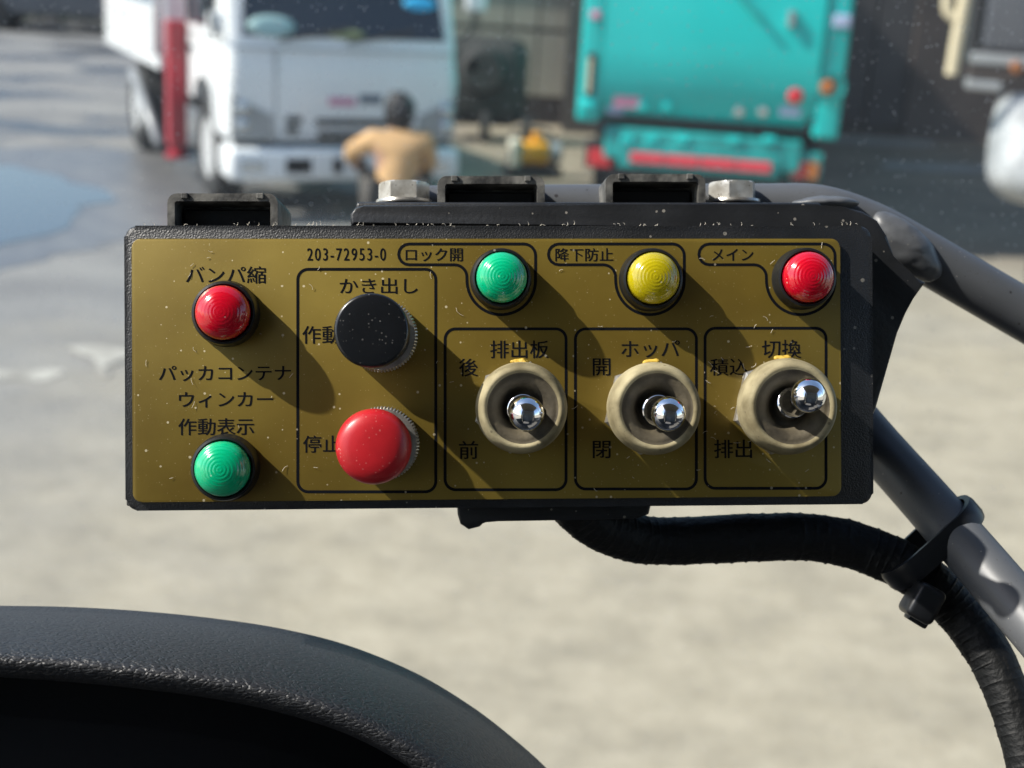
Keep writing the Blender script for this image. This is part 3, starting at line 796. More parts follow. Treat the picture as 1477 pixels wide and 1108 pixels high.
# far left: dark shrubs, cars and a shed
m_leaf = mat('dark_foliage', (0.035, 0.05, 0.03), 0.8, var=0.4, vscale=3)
bm = new_bm()
for _ in range(2600):
    c = Vector((random.uniform(-19, -6.2), random.uniform(30.5, 32.5), 0)); c.z = random.uniform(0.05, 2.6) * (0.7 + .3 * math.sin(c.x * 1.3))
    s_ = random.uniform(.08, .22)
    t = [bm.verts.new(c + Vector((random.uniform(-s_, s_), random.uniform(-s_, s_), random.uniform(-s_, s_)))) for _ in range(3)]
    bm.faces.new(t)
hdg = obj('hedge', bm, m_leaf); tag(hdg, 'dark ragged hedge at the far edge of the yard', 'hedge')
hb = wallbox('block_wall', m_dwall, (-26, 33, 0), (-3, 33.3, 2.4), None); tag(hb, 'long dark boundary wall behind the far hedge', 'wall')
def car(x, y, rz, m, label):
    c = thing('parked_car', label, 'car', Matrix.Translation((x, y, 0)) @ Matrix.Rotation(R(rz), 4, 'Z'), 'cars parked at the far hedge')
    pr = [(-2.0, .3), (-2.05, .62), (-1.9, .82), (-1.0, .92), (-.45, 1.38), (.9, 1.42), (1.6, 1.0), (2.0, .92), (2.05, .35)]
    bm = new_bm(); a = [bm.verts.new((px, -.8, pz)) for px, pz in pr]; b = [bm.verts.new((px, .8, pz)) for px, pz in pr]
    bm.faces.new(a); bm.faces.new(b[::-1])
    for i in range(len(pr)): bm.faces.new((a[i], a[(i + 1) % len(pr)], b[(i + 1) % len(pr)], b[i]))
    bmesh.ops.bevel(bm, geom=[e for e in bm.edges], offset=.07, segments=2, affect='EDGES')
    obj('body', bm, m, c, smooth=True, angle=50)
    bm = new_bm()
    pts = [(-.82, .93), (-.42, 1.30), (.85, 1.33), (1.3, .98)]
    for yy in (-.815, .80):
        a = [bm.verts.new((px, yy, pz)) for px, pz in pts]; b = [bm.verts.new((px, yy + .012, pz)) for px, pz in pts]
        bm.faces.new(a); bm.faces.new(b[::-1])
        for i in range(4): bm.faces.new((a[i], a[(i + 1) % 4], b[(i + 1) % 4], b[i]))
    obj('window', bm, m_glass, c)
    for wx in (-1.3, 1.3):
        for wy in (-.72, .72):
            mx = Matrix.Translation((wx, wy, .31)) @ Matrix.Rotation(R(90), 4, 'X')
            bm = new_bm(); lathe(bm, [(.17, .1), (.29, .1), (.31, .06), (.31, -.06), (.29, -.1), (.17, -.1)], mx, 24); obj('wheel', bm, m_tyre, c, smooth=True, angle=40)
car(-9.3, 28.6, 8, m_dgrey, 'dark grey car parked against the far hedge behind the yard')
car(-12.6, 29.0, 4, m_redmach, 'dark red car parked at the far hedge, outermost of the row')

# ---- dark truck at the right with a cream strut and a white mudguard
FR = Matrix.Translation((2.78, 8.3, 0)) @ Matrix.Rotation(R(-14), 4, 'Z')
rt = thing('parked_truck', 'dark grey truck with a white mudguard and a hanging cream strut', 'truck', FR)
def rp(u, v, y=0.0): return pix(FR, u, v, 1, y)
a, b = rp(1400, 86), rp(1620, 86)
bm = new_bm(); span(bm, (rp(1418, 60).x, 0, rp(1440, 72).z), (b.x, 3.4, 2.6), .03); obj('body', bm, m_dgrey, rt, smooth=True, angle=50)
bm = new_bm(); span(bm, (rp(1395, 60).x, .1, rp(1440, 100).z), (rp(1418, 60).x - .01, 2.8, 2.6), .02); obj('side_frame', bm, m_black, rt)
bm = new_bm(); span(bm, (rp(1400, 86).x, -.06, rp(1440, 94).z), (b.x, .1, rp(1440, 78).z), .01); obj('cross_rail', bm, m_grey, rt)
bm = new_bm(); span(bm, (rp(1393, 120).x, -.08, rp(1420, 130).z), (rp(1445, 120).x, .2, rp(1420, 116).z), .015); obj('side_step', bm, m_grey, rt)
bm = new_bm(); span(bm, (rp(1396, 100).x, -.04, rp(1420, 112).z), (b.x, .1, rp(1420, 97).z), .01); obj('bumper_beam', bm, m_bldg2, rt)
c = rp(1466, 97, -.08); bm = new_bm(); lathe(bm, [(.034, -.02), (.034, .02), (.02, .03)], Matrix.Translation((c.x, -.08, c.z)) @ Matrix.Rotation(R(90), 4, 'X'), 20); obj('marker_lamp', bm, m_orangelamp, rt, smooth=True)
bm = new_bm(); pts = [rp(1372, 108, -.3), rp(1380, 60, -.3), rp(1391, 0, -.3), rp(1400, -40, -.3)]
sweep(bm, catmull(pts, 5), lambda k, i: .036, 14); obj('strut', bm, m_cream, rt, smooth=True, angle=60)
bm = new_bm(); pts = [rp(1367, -10, -.3), rp(1366, 15, -.3), rp(1378, 28, -.3)]
sweep(bm, catmull(pts, 5), lambda k, i: .028, 12); obj('strut_clamp', bm, m_cream, rt, smooth=True, angle=60)
# white mudguard: curved sheet
bm = new_bm()
prof = [(1443, 134, 0.0), (1432, 170, -.12), (1424, 215, -.22), (1424, 255, -.28), (1446, 284, -.26), (1500, 300, -.2)]
inn = [(1500, 134, -.10), (1500, 170, -.25), (1500, 215, -.36), (1500, 255, -.42), (1510, 284, -.38), (1540, 300, -.3)]
A = [rp(*q) for q in prof]; B = [rp(*q) for q in inn]
A = catmull(A, 5); B = catmull(B, 5)
Cc = [b + Vector((.5, .25, 0)) for b in B]
rings = [[bm.verts.new(q) for q in A], [bm.verts.new(a.lerp(b, .5) + Vector((0, -.05, 0))) for a, b in zip(A, B)], [bm.verts.new(q) for q in B], [bm.verts.new(q) for q in Cc]]
for r0, r1 in zip(rings, rings[1:]):
    for i in range(len(r0) - 1): bm.faces.new((r0[i], r0[i + 1], r1[i + 1], r1[i]))
mg = obj('mudguard', bm, m_guard, rt, smooth=True)
sd = mg.modifiers.new('th', 'SOLIDIFY'); sd.thickness = .03
cx = rp(1560, 200, .5).x
wheel(rt, (cx, .55, .42), .42, .3); wheel(rt, (cx + 1.2, .55, .42), .42, .3)

# ================================================================== THE CAB AROUND THE VIEWER
cabt = thing('driver_cab', 'dark driver cab interior with a dusty windscreen in front of the control box', 'cab', Matrix.Translation((0, 0, 0.6)))
def cabpart(name, a, b, m=m_cabin, bev=0.01):
    bm = new_bm(); span(bm, (a[0], a[1], a[2] - .6), (b[0], b[1], b[2] - .6), bev)
    return obj(name, bm, m, cabt)
cabpart('dashboard', (-.62, .36, .9), (1.3, .76, 1.27), m_leather, .03)
cabpart('roof', (-.66, -1.0, 2.66), (1.35, .30, 2.72))
cabpart('rear_wall', (-.66, -1.06, .6), (1.35, -1.0, 2.66))
cabpart('door', (-.72, -.96, .6), (-.66, .60, 1.45))
cabpart('door', (1.35, -.96, .6), (1.41, .60, 1.45))
cabpart('pillar', (-.72, -.98, 1.45), (-.66, -.70, 2.66))
cabpart('pillar', (1.35, -.98, 1.45), (1.41, -.70, 2.66))
cabpart('floor', (-.66, -.98, .58), (1.35, .74, .64))
cabpart('seat_cushion', (-.25, -.75, .95), (.30, -.25, 1.12), m_cabin, .05)
cabpart('seat_backrest', (-.25, -.93, 1.12), (.30, -.76, 1.85), m_cabin, .05)
for x in (-.66, 1.35):
    bm = new_bm(); sweep(bm, [Vector((x, .70, .70)), Vector((x, .33, 2.06))], lambda k, i: .035, 12); obj('windscreen_pillar', bm, m_cabin, cabt, smooth=True)
# dusty windscreen
m_ws = bpy.data.materials.new('dusty_windscreen'); m_ws.use_nodes = True
n, l = m_ws.node_tree.nodes, m_ws.node_tree.links
n.remove(n['Principled BSDF'])
out = n['Material Output']
tr_ = n.new('ShaderNodeBsdfTransparent'); tr_.inputs[0].default_value = (0.93, 0.96, 0.95, 1)
gl = n.new('ShaderNodeBsdfGlossy'); gl.inputs['Roughness'].default_value = 0.02
fr = n.new('ShaderNodeFresnel'); fr.inputs[0].default_value = 1.45
fm = n.new('ShaderNodeMath'); fm.operation = 'MULTIPLY'; fm.inputs[1].default_value = 0.25; l.new(fr.outputs[0], fm.inputs[0])
mx1 = n.new('ShaderNodeMixShader'); l.new(fm.outputs[0], mx1.inputs[0]); l.new(tr_.outputs[0], mx1.inputs[1]); l.new(gl.outputs[0], mx1.inputs[2])
df = n.new('ShaderNodeBsdfDiffuse'); df.inputs[0].default_value = (0.8, 0.8, 0.78, 1)
tl_ = n.new('ShaderNodeBsdfTranslucent'); tl_.inputs[0].default_value = (0.8, 0.8, 0.78, 1)
dm = n.new('ShaderNodeMixShader'); dm.inputs[0].default_value = 0.6; l.new(df.outputs[0], dm.inputs[1]); l.new(tl_.outputs[0], dm.inputs[2])
tc = n.new('ShaderNodeTexCoord')
def speck(sc, th, size, amt):
    vo = n.new('ShaderNodeTexVoronoi'); vo.inputs['Scale'].default_value = sc; l.new(tc.outputs['Object'], vo.inputs['Vector'])
    sp = n.new('ShaderNodeSeparateColor'); l.new(vo.outputs['Color'], sp.inputs[0])
    ms = n.new('ShaderNodeMath'); ms.operation = 'MULTIPLY'; ms.inputs[1].default_value = size; l.new(sp.outputs[1], ms.inputs[0])
    lt = n.new('ShaderNodeMath'); lt.operation = 'LESS_THAN'; l.new(vo.outputs['Distance'], lt.inputs[0]); l.new(ms.outputs[0], lt.inputs[1])
    gt = n.new('ShaderNodeMath'); gt.operation = 'GREATER_THAN'; gt.inputs[1].default_value = th; l.new(sp.outputs[0], gt.inputs[0])
    mu = n.new('ShaderNodeMath'); mu.operation = 'MULTIPLY'; l.new(lt.outputs[0], mu.inputs[0]); l.new(gt.outputs[0], mu.inputs[1])
    m2 = n.new('ShaderNodeMath'); m2.operation = 'MULTIPLY'; m2.inputs[1].default_value = amt; l.new(mu.outputs[0], m2.inputs[0])
    return m2.outputs[0]
def addm(a, b, op='ADD'):
    k = n.new('ShaderNodeMath'); k.operation = op; k.use_clamp = True
    for i, s_ in enumerate((a, b)):
        if isinstance(s_, float): k.inputs[i].default_value = s_
        else: l.new(s_, k.inputs[i])
    return k.outputs[0]
nz = n.new('ShaderNodeTexNoise'); nz.inputs['Scale'].default_value = 9; nz.inputs['Detail'].default_value = 6; l.new(tc.outputs['Object'], nz.inputs[0])
film = addm(nz.outputs[0], 0.11, 'MULTIPLY')
spk = addm(speck(560, 0.35, .28, .45), speck(260, .80, .14, .45))
mps = n.new('ShaderNodeTexNoise'); mps.inputs['Scale'].default_value = 5; l.new(tc.outputs['Object'], mps.inputs[0])
dust = addm(film, addm(spk, addm(mps.outputs[0], 1.1, 'MULTIPLY'), 'MULTIPLY'))
fin = n.new('ShaderNodeMixShader'); l.new(dust, fin.inputs[0]); l.new(mx1.outputs[0], fin.inputs[1]); l.new(dm.outputs[0], fin.inputs[2])
l.new(fin.outputs[0], out.inputs[0])
bm = new_bm()
ya, yb, za, zc = .70, .33, .70, 2.06
vs = [bm.verts.new(q) for q in ((-.63, ya, za), (1.32, ya, za), (1.32, yb, zc), (-.63, yb, zc))]
bm.faces.new(vs)
obj('windscreen', bm, m_ws, cabt)

# ================================================================== DASHBOARD HOOD (meter cowl) bottom left
hood = thing('dashboard_hood', 'black grained dashboard cowl curving up below the control box', 'dashboard', M @ Matrix.Translation(P(300, 1150, 0.0)))
top = [(-1300, 1350), (-1000, 1080), (-700, 950), (-400, 895), (-120, 880), (0, 880), (100, 882), (200, 888), (300, 898), (400, 913), (500, 938), (600, 979), (680, 1027), (740, 1073), (790, 1118), (850, 1185), (900, 1260)]
lip = [(-1200, 1420), (-940, 1150), (-660, 1015), (-400, 955), (-120, 938), (0, 945), (100, 952), (200, 962), (300, 975), (400, 995), (500, 1026), (580, 1066), (640, 1108), (690, 1150), (730, 1200), (770, 1260), (800, 1330)]
tz = [P(u, v, -0.030) for u, v in top]
lz = [P(u, v, +0.032) for u, v in lip]
tz = catmull(tz, 8); lz = catmull(lz, 8)
bm = new_bm()
bm2 = new_bm()
inner = []
rows = []
for t, q in zip(tz, lz):
    mid = t.lerp(q, .5)
    dn = Vector((-.25, -1, 0)).normalized()
    nrm = Vector((0.1, 1, 0.1)).normalized()
    sec = [t - Vector((0, .10, 0)) + Vector((0, 0, -.10)), t + dn * .014 + Vector((0, 0, -.035)), t + dn * .001 + Vector((0, 0, -.010)), t, t.lerp(q, .3) + nrm * .0016, t.lerp(q, .6) + nrm * .0022,
           t.lerp(q, .85) + nrm * .0016, q, q + dn * .0026 + Vector((0, 0, .0002)), q + dn * .0052 + Vector((0, 0, -.0026)), q + dn * .0066 + Vector((0, 0, -.010)), q + dn * .0068 + Vector((0, 0, -.045))]
    inner.append([bm2.verts.new(s_) for s_ in (q + dn * .0055 + Vector((0, 0, -.040)), q + dn * .0225 + Vector((0, 0, -.034)), q + dn * .0232 + Vector((0, 0, -.0335)), q + dn * .14 + Vector((0, 0, -.022)))])
    rows.append([bm.verts.new(s_) for s_ in catmull(sec, 3)])
for r0, r1 in zip(rows, rows[1:]):
    for i in range(len(r0) - 1): bm.faces.new((r0[i], r0[i + 1], r1[i + 1], r1[i]))
for r0, r1 in zip(inner, inner[1:]):
    for i in range(len(r0) - 1): bm2.faces.new((r0[i], r0[i + 1], r1[i + 1], r1[i]))
hi_ = obj('inner_panel', bm2, m_cowl_in, None, smooth=True, angle=40)
hi_.matrix_world = M
hi_.parent = hood
hi_.matrix_parent_inverse = hood.matrix_world.inverted()
ho = obj('cowl', bm, m_leather, None, smooth=True)
ho.matrix_world = M
ho.parent = hood
ho.matrix_parent_inverse = hood.matrix_world.inverted()

# ================================================================== MOUNTING FRAME: tubes, bracket, bolts, sleeves
fr_ = thing('mounting_frame', 'grey tubular mounting frame with black bracket behind the control box', 'bracket', M)
k39 = (DP + .045) / DP
def tube(name, pts, r, z, m=m_tube, n=32, zs=None):
    ps = [P(u, v, (zs[i] if zs else z)) for i, (u, v) in enumerate(pts)]
    path = catmull(ps, 10)
    bm = new_bm(); sweep(bm, path, lambda k, i: r, n)
    return obj(name, bm, m, fr_, smooth=True, angle=50)
ut = tube('upper_tube', [(560, 306), (760, 304), (960, 303), (1100, 302), (1180, 304), (1250, 326), (1310, 357), (1400, 409), (1500, 467), (1620, 537)], 37.5 * PX * k39, -.045)
lt_ = tube('lower_tube', [(1130, 480), (1200, 566), (1262, 640), (1330, 716), (1400, 796), (1477, 886), (1600, 1030), (1700, 1150)], 36 * PX * k39, 0, zs=[-.06, -.055, -.045, -.030, -.015, .0, .022, .04])
# bracket: vertical plate outline with gusset, and top flange
zb0, zb1 = -.020, -.014
out_ = [(1200, 325), (506, 325), (505, 309), (513, 299), (525, 296), (900, 295), (1180, 296), (1215, 298), (1245, 305), (1266, 318), (1280, 340), (1285, 372), (1312, 397), (1336, 408), (1314, 428), (1302, 450), (1294, 480), (1264, 590), (1240, 640), (1200, 640)]
bm = new_bm()
pts = [P(u, v, zb1) for u, v in out_]
prism(bm, pts[::-1], zb0, zb1, .0008)
br = obj('bracket_plate', bm, m_bracket, fr_, smooth=True, angle=40)
bm = new_bm()
a = P(508, 295.5, -.0205); b = P(1185, 311, -.0205)
span(bm, (a.x + .001, b.y, -.062), (b.x, a.y + .0008, -.0205), .0008)
obj('bracket_flange', bm, m_bracket, br, smooth=True, angle=50)
bm = new_bm()
a = P(1256, 655, -.0205); b = P(1262, 340, -.0205)
span(bm, (a.x - .003, a.y, -.062), (a.x, b.y, -.0205), .0006)
obj('shade_flange', bm, m_bracket, br, smooth=True, angle=50)  # unseen flange added behind the box to shade the lower tube
# lumpy weld where the bracket meets the tube
bm = new_bm()
c0 = P(1304, 356, -.040)
bmesh.ops.create_icosphere(bm, subdivisions=5, radius=1, matrix=Matrix.Translation(c0) @ Matrix.Rotation(R(-42), 4, 'Z') @ Matrix.Diagonal((76 * PX, 35 * PX, .0068, 1)))
for v in bm.verts: v.co += v.normal * .00035 * noise.fractal(v.co * 210, 1, 2, 3)
obj('weld', bm, m_tube, fr_, smooth=True)
bm = new_bm()
c0 = P(1190, 294, -.036)
bmesh.ops.create_icosphere(bm, subdivisions=4, radius=1, matrix=Matrix.Translation(c0) @ Matrix.Diagonal((55 * PX, 11 * PX, .006, 1)))
for v in bm.verts: v.co += v.normal * .0004 * noise.fractal(v.co * 200, 1, 2, 3)
obj('weld', bm, m_tube, fr_, smooth=True)
# bolts: hexagonal heads standing on the flange, washer beneath
for u in (583, 1056):
    zc = -.036
    base = P(u, 294, zc)
    k_ = (DP - zc) / DP
    rx = Matrix.Translation(base) @ Matrix.Rotation(R(-90), 4, 'X')
    rh = 36.5 * PX * k_ ; hh = 30 * PX * k_
    bm = new_bm()
    ang = 0 if u < 700 else 12
    hx = rx @ Matrix.Rotation(R(ang), 4, 'Z')
    hexr = lambda r, z, i, k: r
    lo_ = 3 * PX
    lathe(bm, [(rh, lo_), (rh, hh * .80)], hx, 6)
    bo = obj('bolt', bm, m_zinc, fr_)
    bm = new_bm()   # domed chamfer of the head
    N = 48
    def hexrad(a, r): 
        a = (a % (math.pi / 3)) - math.pi / 6
        return r * math.cos(math.pi / 6) / math.cos(a)
    prof_ = [(1.0, hh * .80), (.985, hh * .93), (.90, hh * 1.0), (.4, hh * 1.01)]
    rings = []
    for f_, z in prof_:
        rings.append([bm.verts.new(hx @ Vector((min(hexrad(2 * math.pi * i / N, rh), rh * f_) * math.cos(2 * math.pi * i / N), min(hexrad(2 * math.pi * i / N, rh), rh * f_) * math.sin(2 * math.pi * i / N), z))) for i in range(N)])
    for a, b in zip(rings, rings[1:]):
        for i in range(N): bm.faces.new((a[i], a[(i + 1) % N], b[(i + 1) % N], b[i]))
    bm.faces.new(rings[-1])
    obj('bolt_head', bm, m_zinc, bo, smooth=True, angle=25)
    bm = new_bm(); lathe(bm, [(40 * PX * k_, -1 * PX), (41 * PX * k_, 1 * PX), (40 * PX * k_, 5 * PX), (30 * PX, 5.5 * PX)], rx, 40)
    obj('washer', bm, m_steel, bo, smooth=True, angle=40)
# three hollow black sleeves
for (u0, u1, v0, v1, z, dep, seed) in ((241, 401, 279, 345, -.010, .030, 1), (631, 786, 254, 312, -.024, .030, 2), (873, 1018, 251, 312, -.024, .030, 3)):
    a = P(u0, v1, z); b = P(u1, v0, z)
    k_ = (DP - z) / DP
    th = 11.5 * PX * k_
    o_ = rrect(a.x, a.y, b.x, b.y, 14 * PX, 5)
    i_ = rrect(a.x + th, a.y + th, b.x - th, b.y - th, 4 * PX, 5)
    bm = new_bm()
    def loop(ps, zz, j=0.0): return [bm.verts.new((p.x, p.y + j * noise.noise(Vector((p.x * 400, seed, zz * 50))), zz)) for p in ps]
    bx_ = .0008
    cen = (a + b) / 2
    shr = lambda ps, f: [cen + (p - cen) * f for p in ps]
    L = [loop(o_, z - dep), loop(o_, z - bx_), loop(shr(o_, .993), z), loop(shr(i_, 1.01), z), loop(i_, z - bx_), loop(i_, z - .012)]
    for r0, r1 in zip(L, L[1:]):
        for i in range(len(r0)): bm.faces.new((r0[i], r0[(i + 1) % len(r0)], r1[(i + 1) % len(r1)], r1[i]))
    bm.faces.new(L[0]); bm.faces.new(L[-1])
    sl_ = obj('sleeve', bm, m_sleeve, fr_, smooth=True, angle=35)
    bm = new_bm()
    span(bm, (a.x + th * 1.3, a.y + th, z - .0118), (b.x - th * 1.3, b.y - th * 1.5, z - .0085), .0004)
    obj('insert', bm, m_plastic, sl_)
    # small moulded nibs on the upper edge
    bm = new_bm()
    for f_ in (.16, .84):
        box(bm, (a.x + (b.x - a.x) * f_, b.y - th * .35, z + .0002), (10 * PX, th * .7, .001), None, .0002)
    obj('nib', bm, m_sleeve, sl_)
# lower tab under the box
bm = new_bm()
pts = [P(u, v, -.012) for u, v in ((660, 725), (940, 725), (936, 742), (920, 748), (840, 750), (720, 752), (700, 750), (692, 760), (676, 764), (664, 756), (660, 742))]
prism(bm, pts[::-1], -.032, -.012, .0006)
obj('lower_tab', bm, m_bracket, fr_, smooth=True, angle=40)

# ---- wiring loom
cab_pts = [(810, 690), (835, 735), (885, 768), (960, 781), (1080, 775), (1180, 776), (1260, 797), (1325, 830), (1380, 880), (1430, 950), (1463, 1030), (1487, 1120), (1502, 1210)]
czs = [-.016, -.02, -.024, -.028, -.028, -.028, -.027, -.024, -.022, -.016, -.010, -.004, .002]
ps = [P(u, v, z) for (u, v), z in zip(cab_pts, czs)]
path = catmull(ps, 34)
rngc = random.Random(3)
def crad(k, i):
    base = 33.5 * PX * 1.09 * (1.03 if k < 250 else max(.88, 1.03 - (k - 250) * .0016))
    ph = (k * .5 + i / 24 * 2.2) % 3.0
    return base * (1 + (.05 * (.5 + noise.noise(Vector((k * .31, 3, 0)))) if ph < .5 else 0) + .05 * noise.noise(Vector((k * .08, math.cos(i / 24 * 6.28), math.sin(i / 24 * 6.28)))))
bm = new_bm(); sweep(bm, path, crad, 24)
cbl = obj('wiring_loom', bm, m_cable, None, mw=M, smooth=True, angle=30)
tag(cbl, 'black tape wrapped wiring loom running from below the box down along the grey tube', 'cable')

# ---- cable tie round tube and loom
kt = 1.062
Tc = P(1368, 760, -.022); Cc_ = P(1322, 814, -.022)
td = (P(1400, 796, -.04) - P(1330, 716, -.04)).normalized()
pd = (Cc_ - Tc); pd = (pd - td * pd.dot(td)); sep = pd.length; pd.normalize(); zd = td.cross(pd)
r1, r2 = 39 * PX * kt, 37 * PX * kt
outl = []
for k in range(64):
    a = 2 * math.pi * k / 64
    d = pd * math.cos(a) + zd * math.sin(a)
    # support of two circles -> point on the convex loop
    if math.cos(a) > 0.03: outl.append(Tc + pd * sep + d * r2)
    else: outl.append(Tc + d * r1)
tie = thing('cable_tie', 'black nylon cable tie binding the wiring loom to the lower grey tube', 'cable tie', M)
def band(name, off, w0, w1, thick, parent):
    bm = new_bm()
    rings = []
    for k, q in enumerate(outl):
        cen_ = Tc + pd * sep * .5
        o2 = (q - cen_).normalized()
        rings.append([bm.verts.new(q + td * w0 + o2 * off), bm.verts.new(q + td * w0 + o2 * (off + thick * .8)), bm.verts.new(q + td * (w0 * .8 + w1 * .2) + o2 * (off + thick)),
                      bm.verts.new(q + td * (w1 * .8 + w0 * .2) + o2 * (off + thick)), bm.verts.new(q + td * w1 + o2 * (off + thick * .8)), bm.verts.new(q + td * w1 + o2 * off)])
    for i in range(len(rings)):
        a, b = rings[i], rings[(i + 1) % len(rings)]
        for j in range(6): bm.faces.new((a[j], a[(j + 1) % 6], b[(j + 1) % 6], b[j]))
    return obj(name, bm, m_tie, parent, smooth=True, angle=40)
band('strap', .0006, -18 * PX, 18 * PX, .0020, tie)
hc = P(1330, 868, -.014)
rm = Matrix((td, pd, zd)).transposed().to_4x4()
bm = new_bm(); box(bm, hc, (46 * PX, 56 * PX, .009), Matrix.Rotation(R(-30), 4, 'Z'), .0016, 3); obj('lock_head', bm, m_tie, tie, smooth=True, angle=50)
bm = new_bm(); box(bm, P(1322, 893, -.016), (34 * PX, 14 * PX, .004), Matrix.Rotation(R(-32), 4, 'Z'), .0006, 2); obj('strap_end', bm, m_tie, tie, smooth=True, angle=50)

# ================================================================== CONTROL BOX
cbx = thing('control_box', 'black control box with gold face plate, coloured lamps, push buttons and toggle switches', 'control box', M)
a = P(181, 737, -.001); b = P(1258, 326, -.001)
bm = new_bm()
prism(bm, rrect(a.x, a.y, b.x, b.y, 16 * PX, 6), -.027, -.0010, .0014)
hs = obj('housing', bm, m_box, cbx, smooth=True, angle=50)
# lid seam: slim lip along left and bottom edge
bm = new_bm()
c1, c2 = P(181, 712, 0), P(188, 345, 0)
span(bm, (a.x - .0003, a.y + .001, -.022), (a.x + .0012, b.y - .004, -.0032), .0004)
obj('lid_flange', bm, m_box, hs, smooth=True, angle=50)
# face plate
tl, br_ = P(190, 344.5, .0), P(1213, 715.5, .0)
ZP = 0.0003
bm = new_bm()
prism(bm, rrect(tl.x, br_.y, br_.x, tl.y, 13 * PX, 8), -.0016, ZP, .0002)
fp = obj('face_plate', bm, m_plate, cbx, smooth=True, angle=30)

ZI = ZP + .00004
def line_(pixpts, w=4.2):
    bm = new_bm()
    stroke(bm, [P(u, v, ZI) for u, v in pixpts], w * PX, ZP - .00001, ZI)
    return obj('printed_outline', bm, m_ink, fp)
def rr_px(u0, v0, u1, v1, r):
    return [(p.x, -p.y) for p in rrect(u0, -v1, u1, -v0, r, 8)]
for q in ((429.5, 388.5, 628.5, 709.5), (642, 474.5, 816.5, 706.5), (830, 474.5, 1004.5, 705.5), (1017, 473.5, 1191.5, 704.5)):
    line_(rr_px(*q, 15))
def tab_outline(x0, cx, cy=404.5, r=49.5, top=352, bot=382):
    pts = []
    for k in range(9):                       # left rounded end of the tab
        a_ = R(90 + 180 * k / 8); pts.append((x0 + 15 + 15 * math.cos(a_), 367 - 15 * math.sin(a_)))
    xj = cx - r
    for k in range(7):                       # concave turn into the circle
        a_ = R(90 - 80 * k / 6); pts.append((xj - 18 + 18 * math.cos(a_), bot + 18 - 18 * math.sin(a_)))
    for k in range(25):
        a_ = R(184 + 176 * k / 24); pts.append((cx + r * math.cos(a_), cy - r * math.sin(a_)))
    for k in range(7):
        a_ = R(0 + 90 * k / 6); pts.append((cx + r - 17 + 17 * math.cos(a_), top + 17 - 17 * math.sin(a_)))
    return pts
line_(tab_outline(575, 723))
line_(tab_outline(791, 937.5))
line_(tab_outline(1008, 1155))

def txt(body, u0, v0, u1, v1, bold=0.0, mono=False):
    c = bpy.data.curves.new('lettering', 'FONT')
    c.body = body
    c.resolution_u = 4
    c.size = 10
    c.offset = bold
    if mono: c.space_character = 1.25
    o = bpy.data.objects.new('t', c); COL.objects.link(o)
    bpy.context.view_layer.update()
    me = bpy.data.meshes.new_from_object(o)
    COL.objects.unlink(o); bpy.data.objects.remove(o)
    xs = [v.co.x for v in me.vertices]; ys = [v.co.y for v in me.vertices]
    a_, b_ = P(u0, v1, ZI), P(u1, v0, ZI)
    sx_ = (b_.x - a_.x) / (max(xs) - min(xs)); sy_ = (b_.y - a_.y) / (max(ys) - min(ys))
    mx, my = min(xs), min(ys)
    for v in me.vertices:
        v.co = Vector((a_.x + (v.co.x - mx) * sx_, a_.y + (v.co.y - my) * sy_, ZI))
    b2 = bmesh.new()                       # print weight: the same outline laid twice, a hair apart
    b2.from_mesh(me)
    g_ = bmesh.ops.duplicate(b2, geom=b2.verts[:] + b2.edges[:] + b2.faces[:])
    for v in g_['geom']:
        if isinstance(v, bmesh.types.BMVert): v.co += Vector((.7 * PX, -.25 * PX, .00001))
    b2.to_mesh(me); b2.free()
    me.materials.clear(); me.materials.append(m_ink)
    o = bpy.data.objects.new('lettering', me); COL.objects.link(o); o.parent = fp
    return o
txt('バンパ縮', 268, 384, 383, 409)
txt('パッカコンテナ', 229, 527, 419, 550)
txt('ウィンカー', 258, 565, 393, 588)
txt('作動表示', 257, 603, 366, 628)
txt('作動', 436, 470, 490, 496)
txt('停止', 437, 628, 491, 653)
txt('かき出し', 490, 401, 602, 424)
txt('203-72953-0', 443, 358, 556, 376, 0, True)
txt('ロック開', 585, 358, 667, 377)
txt('降下防止', 801, 358, 884, 377)
txt('メイン', 1027, 359, 1086, 376)
txt('排出板', 707, 491, 791, 517)
txt('後', 662, 517, 689, 543)
txt('前', 662, 636, 689, 662)
txt('ホッパ', 896, 491, 980, 516)
txt('開', 855, 517, 880, 542)
txt('閉', 855, 636, 880, 661)
txt('切換', 1099, 490, 1155, 517)
txt('積込', 1024, 517, 1078, 542)
txt('排出', 1030, 634, 1084, 661)

def at(u, v, z):                 # frame at a point seen at pixel (u, v), z in front of the plate
    p = P(u, v, z)
    return p
